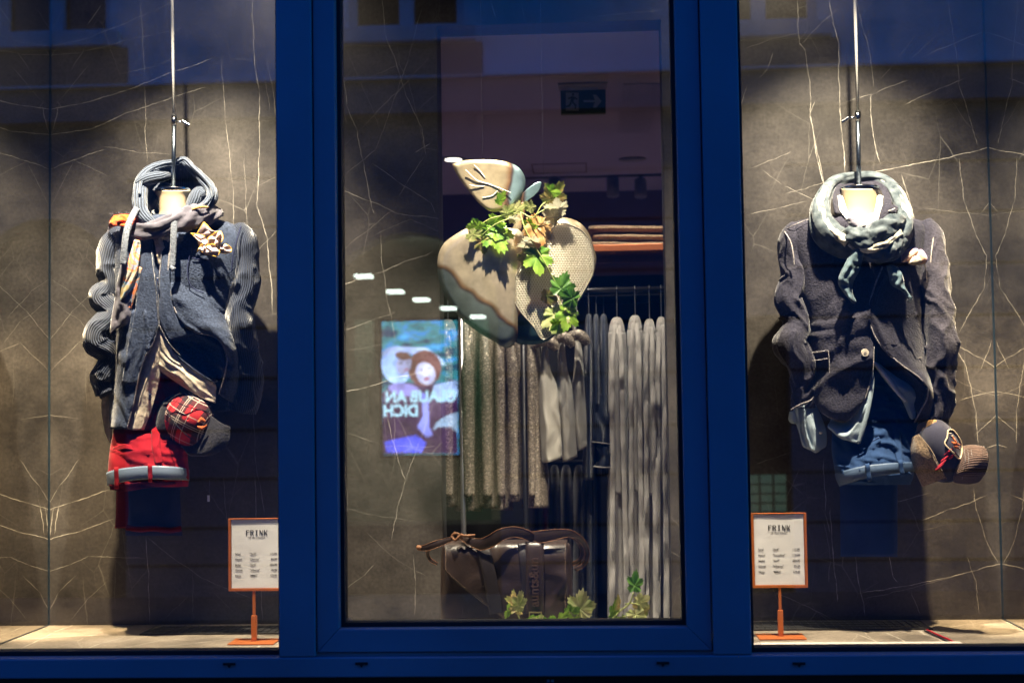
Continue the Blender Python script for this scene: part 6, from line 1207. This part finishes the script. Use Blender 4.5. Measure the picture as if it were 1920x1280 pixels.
# ================================================================ floor grates, cable, strip
pit = basic('grate_pit', (.004, .004, .004), .9); barm = basic('grate_bar', (.022, .018, .014), .5, .3)
def grate(px0, px1, pya, pyb, label, slant):
    a = PZ(px0, pya, FZ); b = PZ(px1, pyb, FZ); y0, y1 = min(a.y, b.y), max(a.y, b.y); x0_, x1_ = a.x, b.x
    t = thing('floor_grate', label, 'floor grate', ((x0_ + x1_) / 2, y0, FZ), 'ventilation grates in the display floor')
    MB().box(x0_, x1_, y0, y1, FZ + .0005, FZ + .002).build('pit_tray', pit, t)
    MB().box(x0_, x1_, y0 - .004, y0 - .0001, FZ + .0005, FZ + .005).build('rim', barm, t)
    n = int((x1_ - x0_) / .024)
    me = None
    for i in range(n + 1):
        x = x0_ + (x1_ - x0_) * i / n
        if me is None:
            o = MB().box(-.0009, .0009, 0, y1 - y0, .0025, .0040).build('grate_bar', barm, t); me = o.data
        else:
            o = bpy.data.objects.new('grate_bar', me); COL.objects.link(o); o.parent = t; o.matrix_parent_inverse = Matrix.Translation(-Vector(t.location))
        o.location = (x, y0, FZ)
    for k in (1, 2, 3):
        y = y0 + (y1 - y0) * k / 4; MB().box(x0_, x1_, y - .0008, y + .0008, FZ + .0041, FZ + .0050).build('cross_bar', barm, t)
grate(262, 560, 1190, 1173, 'black slotted floor grate under the red trousers', 0)
grate(1395, 1722, 1182, 1163, 'black slotted floor grate under the blue trousers, its left end lit', 0)
def onfloor(pts, h=.003): return [tuple(PZ(x, y, FZ + h)) for x, y in pts]
def cable(name, pts, r, mat, label, cat):
    q = cr([(a, b, c) for a, b, c in onfloor(pts, r + .001)], np.linspace(0, 1, 30)); m = MB()
    for a, b in zip(q, q[1:]): m.bar(a, b, r, 8, cap=False)
    o = m.build(name, mat, smooth=True); tag(o, label, cat); return o
cable('red_cable', [(1738, 1180), (1760, 1190), (1785, 1201), (1808, 1216)], .003, basic('red_cable_sheath', (.40, .01, .02), .4), 'thin red cable running over the stone floor right of the grate', 'cable')
cable('black_cable', [(1733, 1181), (1756, 1192), (1782, 1205), (1800, 1216)], .0022, gasket_mat, 'thin black cable beside the red one on the stone floor', 'cable')
a = PZ(1408, 1208, FZ); b = PZ(1803, 1208, FZ)
o = MB().box(a.x, b.x, a.y - .035, a.y, FZ + .001, FZ + .007).build('floor_strip', basic('white_strip', (.70, .62, .56), .4), bevel=.001); tag(o, 'white flat strip lying along the front of the right display floor', 'strip')
for px, py in ((1421, 1208), (655, 1163)):
    Y_ = YG - .0012; c = P(px, py, Y_); m = MB(); r_ = .0085
    n = 24
    def ring(r0, r1):
        vs = []; 
        for i in range(n): a_ = 2 * math.pi * i / n; vs += [c + Vector((r0 * math.cos(a_), 0, r0 * math.sin(a_))), c + Vector((r1 * math.cos(a_), 0, r1 * math.sin(a_)))]
        m.add(vs, [(2 * i, 2 * i + 1, 2 * ((i + 1) % n) + 1, 2 * ((i + 1) % n)) for i in range(n)])
    ring(r_, r_ * .86); ring(r_ * .5, r_ * .38)
    for i in range(8):
        a_ = 2 * math.pi * i / 8; u = Vector((math.cos(a_), 0, math.sin(a_))); v_ = Vector((-u.z, 0, u.x)) * .0004
        m.add([c + u * r_ * .5 - v_, c + u * r_ * .5 + v_, c + u * r_ * .86 + v_, c + u * r_ * .86 - v_], [(0, 1, 2, 3)])
    m.build('glass_stamp', basic('etched_mark', (.20, .22, .24), .6), win, False)
# ================================================================ shop behind the opening
YR = 5.60
grey_coat = cloth('grey_cashmere', (.40, .38, .36), 'twill', var=.08, vscale=30); grey_tank = cloth('grey_suede', (.42, .40, .36), 'twill', var=.10); dark_blue_knit = cloth('night_blue_knit', (.035, .05, .09), 'rib'); black_cloth = cloth('black_cloth', (.012, .011, .012), 'wool'); wine = cloth('wine_cloth', (.09, .012, .015), 'wool')
def glitter():
    m, nt, b = newmat('glitter_knit'); tc = N(nt, 'TexCoord'); v = N(nt, 'TexVoronoi'); v.inputs['Scale'].default_value = 190; L(nt, tc.outputs['Object'], v.inputs['Vector'])
    sp = N(nt, 'SeparateColor'); L(nt, v.outputs['Color'], sp.inputs[0])
    c = ramp(nt, sp.outputs[0], [(.0, (.12, .10, .08)), (.6, (.22, .185, .15)), (.86, (.40, .34, .27)), (.95, (.65, .58, .48))]); L(nt, c, b.inputs['Base Color'])
    L(nt, ramp(nt, sp.outputs[0], [(.8, (0, 0, 0)), (.9, (.8,) * 3)]), b.inputs['Metallic']); b.inputs['Roughness'].default_value = .45
    bp = N(nt, 'Bump'); bp.inputs['Strength'].default_value = .6; bp.inputs['Distance'].default_value = .004; L(nt, sp.outputs[1], bp.inputs['Height']); L(nt, bp.outputs[0], b.inputs['Normal']); return m
glit = glitter(); hang_m = basic('hanger_wire', (.5, .5, .52), .3, .9); rail_m = basic('rail_black', (.02, .02, .022), .35, .5)
rk = thing('clothes_rail', 'black clothes rail behind the apple carrying grey knitwear', 'clothes rail', tuple(P(1000, 1150, YR)))
a = P(840, 540, YR); b = P(1300, 535, YR); zr = CZ + .49
MB().bar((a.x, YR, zr), (b.x, YR, zr), .011, 14).build('rail', rail_m, rk, True)
for px in (983, 867):
    x = P(px, 800, YR - .3).x; MB().bar((x, YR - .3, SZ), (x, YR - .3, zr if px > 900 else zr), .010, 12).build('post', rail_m if px == 983 else hang_m, rk, True)
def coat(px, y0, y1, w0, w1, Y, mat, name, label, cat, group, slv=True, seed=0, hook=True, dx=0, th=.006):
    t = thing(name, label, cat, tuple(P(px, y1, Y)), group)
    k = both(ridged(.014, 90, 2500, 12, seed), fold(.006, .05, .004, seed))
    o = loft('garment_body', [(y0, px - w0 * .16, px + w0 * .16, .03, .03), (y0 + 6, px - w0 * .34, px + w0 * .30, .08, .10), (y0 + 26, px - w0 * .48, px + w0 * .46, .13, .12), (y0 + 60, px - w0 * .55, px + w0 * .55, .16, .14), ((y0 + y1) / 2, px + dx * .5 - (w0 + w1) * .27, px + dx * .5 + (w0 + w1) * .27, .16, .14), (y1, px + dx - w1 * .5, px + dx + w1 * .5, .17, .15)], mat, t, Y0=Y, n=60, nv=60, disp=lambda u, v, x, y: k(u, v, x, y) * min(1, v * 5), thick=th, e=2)
    if slv:
        yl = min(y1, y0 + 330)
        tube('garment_sleeve', [(px - w0 * .1, y0 + 8, .10, w0 * .22), (px - w0 * .05, y0 + 80, .17, w0 * .30), (px, (y0 + yl) / 2, .19, w0 * .28), (px + w0 * .05, yl, .19, w0 * .24)], mat, t, Y0=Y, nv=60, disp=lambda j, v: .12 * fbm(math.cos(6.28 * j) * 2, v * 8, seed, 2))
    if slv and mat is grey_coat:
        for s_, a_ in ((-.30, 0.), (.28, 2.)):
            ribbon('front_edge', [(px + w0 * s_ * .5, y0 + 14, .16), (px + w0 * s_, y0 + 90, .215), (px + dx * .4 + w0 * s_ * 1.1, y0 + 240, .215), (px + dx * .8 + w1 * s_, y0 + 430, .215), (px + dx + w1 * s_ * 1.1, y1, .21)], [5, 9, 8, 10, 12], mat, t, Y0=Y, thick=.006, disp=fold(.02, .05, .02, seed + a_), nv=60)
    if hook:
        c = P(px, y0, Y); m = MB(); m.bar((c.x, Y, c.z), (c.x, Y, zr - .005), .0018, 8); m.bar((c.x, Y, zr + .013), (c.x, Y - .012, zr + .0), .0018, 8)
        m.build('hanger_hook', hang_m, t)
    return t
G1 = 'long pale grey coats on the clothes rail'
for i, (px, w0, w1, dx, nm) in enumerate(((1157, 30, 44, 6, 'leftmost and widest of the long pale grey coats on the rail'), (1191, 26, 34, 4, 'second long pale grey coat from the left on the rail, with tied cuff'), (1218, 23, 30, 4, 'third long pale grey coat from the left on the rail'), (1240, 20, 28, 2, 'rightmost long pale grey coat on the rail, beside the grey reveal'))):
    coat(px, (596, 592, 599, 595)[i], 1240, w0, w1, YR - .02, grey_coat, 'grey_coat', nm, 'coat', G1, seed=20 + i * 3.3, dx=dx)
G2 = 'glittering knit cardigans on the clothes rail'
for i, (px, w0, w1, y1, dx, nm) in enumerate(((840, 34, 42, 950, 0, 'leftmost glittering brown knit cardigan at the edge of the stone panel'), (878, 42, 50, 958, 0, 'second glittering brown knit cardigan from the left'), (912, 38, 46, 952, 4, 'middle glittering brown knit cardigan under the apple'), (938, 32, 38, 956, 4, 'narrow fourth glittering brown knit cardigan under the apple'), (962, 36, 40, 940, 2, 'glittering grey brown knit cardigan left of the black post'), (996, 26, 50, 952, 8, 'rightmost glittering brown knit cardigan, flaring beside the grey tops'))):
    coat(px, 600, y1, w0, w1, YR - .12 + .0 * i, glit, 'glitter_cardigan', nm, 'cardigan', G2, seed=50 + i * 2.1, dx=dx)
G3 = 'pale grey halter tops on the clothes rail'
for i, (xt, xl, xr, yt, yb, nm) in enumerate(((1012, 1003, 1050, 640, 868, 'pale grey halter top nearest the glitter cardigans'), (1044, 1042, 1078, 640, 866, 'middle pale grey halter top on the rail'), (1075, 1070, 1101, 640, 845, 'right pale grey halter top beside the dark shirts'))):
    Yt = YR - .24 + .05 * i
    t = thing('halter_top', nm, 'top', tuple(P(xt, yb, Yt)), G3)
    patch('halter_body', [[(xt + 4, yt - 14, .0), (xt + 8, yt - 15, .01), (xt + 12, yt - 14, .0)], [(xt + 2, yt + 50, .01), (xt + 10, yt + 50, .03), (xt + 19, yt + 50, .0)], [(xl + 1, yt + 108, .01), (xt + 10, yt + 96, .05), (xr - 6, yt + 86, .0)], [(xl + 6, yt + 160, .02), ((xl + xr) / 2, yt + 160, .06), (xr, yt + 150, .0)], [(xl + 14, yb, .02), ((xl + xr) / 2 + 4, yb - 2, .06), (xr + 4, yb - 10, .0)]],
          grey_tank, t, Y0=Yt, nu=26, nv=44, disp=crease(.02, 1, -.1, 20, 30 + i * 4), thick=.004)
    line('halter_strap', [(xt + 4, yt - 14, 0), (xt, yt - 35, 0), (xt + 6, yt - 58, .02)], grey_tank, t, 3.2, Y0=Yt)
    MB().bar(P(xt + 6, yt - 58, Yt), (P(xt + 6, yt - 58, Yt).x, YR, zr), .0016, 6).build('hanger_hook', hang_m, t)
G4 = 'padded glitter hangers above the grey tops'
for i, (x, y) in enumerate(((1022, 640), (1052, 634), (1080, 630))):
    t = thing('padded_hanger', ('left', 'middle', 'right')[i] + ' grey glitter padded hanger just below the steel apple', 'hanger', tuple(P(x, y, YR - .26)), G4)
    tube('pad', [(x - 24, y + 12, 0, 5), (x - 12, y + 2, 0, 9), (x + 4, y - 2, 0, 11), (x + 16, y + 6, 0, 10), (x + 22, y + 16, 0, 6)], glit, t, Y0=YR - .28 + .03 * i, nv=40)
    MB().bar(P(x, y - 8, YR - .26), (P(x, y, YR - .26).x, YR, zr), .0016, 6).build('hanger_hook', hang_m, t)
G5 = 'dark blue shirts on the clothes rail'
for i, (px, y1, w, nm) in enumerate(((1104, 900, 14, 'first dark blue shirt right of the grey tops'), (1118, 760, 12, 'second dark blue shirt right of the grey tops'), (1132, 890, 16, 'dark blue shirt beside the leftmost grey coat'))):
    coat(px, 590, y1, w, w + 6, YR + .02 * i, dark_blue_knit, 'dark_shirt', nm, 'shirt', G5, slv=False, seed=70 + i)
t = thing('dark_tshirt', 'dark blue short sleeved shirt showing its hem between tops and coats', 't-shirt', tuple(P(1125, 880, YR - .1)))
patch('shirt_body', [[(1096, 735, .0), (1108, 732, .03), (1130, 740, .02)], [(1100, 800, .0), (1118, 800, .05), (1146, 810, .02)], [(1098, 828, .0), (1120, 830, .05), (1148, 836, .02)]], dark_blue_knit, t, Y0=YR - .1, nu=20, nv=20, disp=crease(.02, 1, 0, 18, 2.))
patch('shirt_sleeve', [[(1118, 838, .02), (1132, 838, .04), (1150, 836, .02)], [(1126, 858, .02), (1138, 860, .05), (1150, 858, .02)], [(1112, 876, .02), (1132, 878, .05), (1148, 878, .02)]], dark_blue_knit, t, Y0=YR - .1, nu=16, nv=16)
line('hem_band', [(1113, 874, .06), (1132, 876, .075), (1148, 876, .05)], grey_coat, t, 1.3, Y0=YR - .1); line('hem_band', [(1098, 827, .04), (1120, 829, .07), (1142, 832, .05)], grey_coat, t, 1.0, Y0=YR - .1)
G6 = 'dark garments hanging on the lower rail'
for i, (px, w, mt, nm) in enumerate(((1006, 18, black_cloth, 'black garment just right of the black post'), (1022, 14, wine, 'wine red garment on the lower rail'), (1040, 18, black_cloth, 'black garment right of the wine red one'), (1062, 20, black_cloth, 'black garment below the middle grey top'), (1086, 20, black_cloth, 'black garment below the right grey top'), (1110, 16, dark_blue_knit, 'dark blue garment on the lower rail, below the short sleeved shirt'))):
    coat(px, 872, 1240, w, w + 3, YR + .12, mt, 'dark_garment', nm, 'garment', G6, slv=False, seed=90 + i, hook=False)
zl = P(1060, 866, YR + .12).z
MB().bar((P(985, 866, YR).x, YR + .12, zl), (P(1300, 866, YR).x, YR + .12, zl), .010, 12).build('lower_rail', rail_m, rk, True)
blackp = basic('backdrop_black', (.006, .006, .008), .7)
MB().box(P(826, 520, YR + .45).x - .3, P(1246, 400, 6.4).x + .3, YR + .45, YR + .48, SZ, P(1000, 520, YR + .45).z).build('rack_backdrop', blackp)['kind'] = 'structure'  # added black backdrop, makes the space behind the clothes dark
# shelf with jumpers
YSH = 5.80; cop = basic('shelf_copper', (.42, .13, .05), .4, .4)
a = P(1095, 472, YSH); xw = P(1246, 400, 6.4).x + .2
t = thing('wall_shelf', 'copper coloured shelf right of the steel apple carrying folded jumpers', 'shelf', (xw, YSH, a.z))
MB().box(a.x, xw, YSH - .25, YSH + .2, a.z - .028, a.z - .002).build('shelf_board', cop, t, bevel=.002)
MB().box(a.x, xw, YSH - .2, YSH + .18, a.z - .20, a.z - .185).build('shelf_board', rail_m, t, bevel=.002)
MB().box(a.x, a.x + .02, YSH + .15, YSH + .19, SZ, a.z - .029).build('upright', rail_m, t)
tanknit = cloth('camel_knit', (.36, .25, .16), 'wool', var=.12)
for i, (px0, px1, py, h, nm) in enumerate(((1100, 1300, 463, 11, 'bottom camel jumper of the folded stack on the copper shelf'), (1112, 1300, 449, 11, 'middle camel jumper of the folded stack on the copper shelf'), (1104, 1290, 436, 12, 'top camel jumper of the folded stack, rumpled at its end'))):
    o = tube('folded_jumper', [(px0, py, .0, h * .55), (px0 + 8, py, 0, h * .8), ((px0 + px1) / 2, py - (2 if i == 2 else 0), 0, h * .72), (px1, py, 0, h * .72)], tanknit, None, Y0=YSH - .05, flat=6, n=36, nv=50, disp=lambda j, v: .10 * fbm(j * 3, v * 4, i * 3., 2))
    tag(o, nm, 'jumper', 'folded camel jumpers')
# exit sign
ex = thing('exit_sign', 'dark unlit exit sign with running figure and arrow under the ceiling', 'exit sign', tuple(P(1093, 190, 5.9)))
a, b = P(1051, 170, 5.9), P(1136, 212, 5.9)
MB().box(a.x, b.x, 5.9, 5.93, b.z, a.z).build('sign_plate', basic('exit_green_dark', (.012, .045, .035), .5), ex, bevel=.002)
MB().box(a.x - .01, b.x + .01, 5.86, 5.97, a.z + .012, CEIL).build('ceiling_mount', basic('mount_white', (.30, .28, .30), .6), ex, bevel=.004); MB().box(a.x + .03, b.x - .03, 5.905, 5.925, a.z, a.z + .012).build('bracket', hang_m, ex)
sgn = basic('sign_figure_white', (.30, .34, .32), .6)
def sp(pts): return [(P(x, y, 5.9).x, P(x, y, 5.9).z) for x, y in pts]
def flat(name, polys, mat, parent, y=5.8985):
    m = MB()
    for p in polys: m.prism(sp(p), y, y + .001)
    return m.build(name, mat, parent)
flat('door_symbol', [[(1061, 208), (1085, 208), (1085, 174), (1061, 174)]], sgn, ex)
flat('running_figure', [[(1072, 180), (1076, 180), (1077, 176), (1073, 175)], [(1069, 192), (1075, 192), (1078, 182), (1072, 181)], [(1065, 184), (1066, 187), (1073, 184), (1072, 181)], [(1078, 182), (1076, 185), (1082, 188), (1083, 186)], [(1072, 192), (1075, 191), (1081, 197), (1078, 199)], [(1078, 199), (1081, 197), (1080, 205), (1077, 205)], [(1069, 192), (1073, 193), (1069, 200), (1066, 198)], [(1061, 199), (1062, 202), (1069, 200), (1067, 197)]], basic('exit_green_dark2', (.012, .045, .035), .5), ex, 5.8970)
flat('arrow_symbol', [[(1094, 192), (1120, 192), (1120, 188), (1094, 188)], [(1116, 190), (1128, 190), (1118, 178), (1112, 178)], [(1112, 202), (1118, 202), (1128, 190), (1116, 190)]], sgn, ex)
# track with spotlights, downlights, ceiling grille, access panel
YT = CEIL - .02
tk = thing('track_light', 'black ceiling track with three small cylindrical spotlights', 'track light', tuple(P(1120, 326, 8.2)))
a = P(975, 326, 8.2); b = P(1290, 326, 8.2)
MB().box(a.x, b.x, 8.18, 8.22, a.z - .03, CEIL).build('track', rail_m, tk)
sl = basic('spotlight_grey', (.16, .16, .18), .4)
for px, py in ((1040, 346), (1149, 352), (1201, 354)):
    c = P(px, py, 8.2); m = MB(); m.bar((c.x, 8.2, c.z + .05), (c.x, 8.17, c.z - .05), .036, 20); o = m.build('spotlight', sl, tk, True)
    MB().bar((c.x, 8.2, c.z + .051), (c.x, 8.2, a.z - .021), .008, 10).build('swivel', sl, o, True)
for px, lb, e_ in ((850, 'lit recessed downlight at the left edge of the opening', 1), (1186, 'unlit recessed downlight near the track spotlights', 0)):
    c = PZ(px, 298, CEIL); m = MB(); m.bar((c.x, c.y, CEIL - .004), (c.x, c.y, CEIL - .0005), .075, 28); o = m.build('downlight', basic('downlight_ring', (.12, .12, .14), .4)); tag(o, lb, 'downlight')
    MB().bar((c.x, c.y, CEIL - .0045), (c.x, c.y, CEIL - .0065), .045, 24).build('diffuser', basic('downlight_glow', (.2, .2, .2), .4, emit=(1, .9, .8) if e_ else None, es=5 if e_ else 0), o)
    if e_: spot('downlight_and_fill', (c.x, c.y, CEIL - .02), (c.x, c.y, 0), 170, 120, color=(1, .82, .86), blend=1, radius=.05)
for x_, y_ in ((1.9, 7.3), (1.6, 8.2), (-1.9, 7.3), (-1.8, 8.2)):
    spot('downlight_and_fill', (x_, y_, CEIL - .02), (x_, y_, 0), 170, 120, color=(1, .82, .88), blend=1, radius=.05)  # unseen extra lamps, added to brighten the shop ceiling by bounce
vt = thing('ceiling_grille', 'slotted air grille in the purple ceiling right of the exit sign', 'grille', (PZ(1190, 200, CEIL).x, PZ(1190, 200, CEIL).y, CEIL))
a = PZ(1160, 250, CEIL); b = PZ(1235, 155, CEIL)
for k in range(14):
    x = a.x + (b.x - a.x) * k / 13; MB().box(x, x + .006, b.y, a.y, CEIL - .006, CEIL - .001).build('slat', paint_ceil, vt)
a = PZ(1000, 325, CEIL); b = PZ(1100, 305, CEIL)
m = MB(); g = .006; x0_, x1_, y0_, y1_ = min(a.x, b.x), max(a.x, b.x), min(a.y, b.y), max(a.y, b.y)
m.box(x0_, x1_, y0_, y0_ + g, CEIL - .004, CEIL - .001); m.box(x0_, x1_, y1_ - g, y1_, CEIL - .004, CEIL - .001); m.box(x0_, x0_ + g, y0_ + g, y1_ - g, CEIL - .004, CEIL - .001); m.box(x1_ - g, x1_, y0_ + g, y1_ - g, CEIL - .004, CEIL - .001)
tag(m.build('access_panel', paint_dark), 'thin outlined access panel in the ceiling in front of the track', 'panel')
# unseen fill spots, added to brighten the clothes on the rail
spot('rail_fill', (.15, 5.06, CEIL - .06), (.20, 5.62, CZ - .25), 72, 80, color=(1, .88, .72), blend=.8, radius=.03)
spot('rail_fill', (-.28, 5.06, CEIL - .06), (-.32, 5.5, CZ - .1), 60, 70, color=(1, .84, .66), blend=.8, radius=.03)
# ================================================================ lamp housings of the display spots
lampm = basic('lamp_housing', (.05, .05, .05), .4)
for i, (a, b) in enumerate(SPOTS):
    d = (b - a).normalized(); m = MB(); m.bar(a - d * .13, a - d * .035, .04, 20); o = m.build('display_spotlight', lampm, smooth=True)
    tag(o, 'black spotlight under the display ceiling, %s from the left' % ('second', 'sixth', 'fourth', 'first', 'seventh', 'added flood, third', 'added flood, fifth')[i], 'spotlight', 'spotlights of the window display')
    MB().bar(a - d * .13 + Vector((0, 0, .0)), Vector((a.x - d.x * .13, a.y - d.y * .13, ZC)), .008, 8).build('stem', lampm, o)
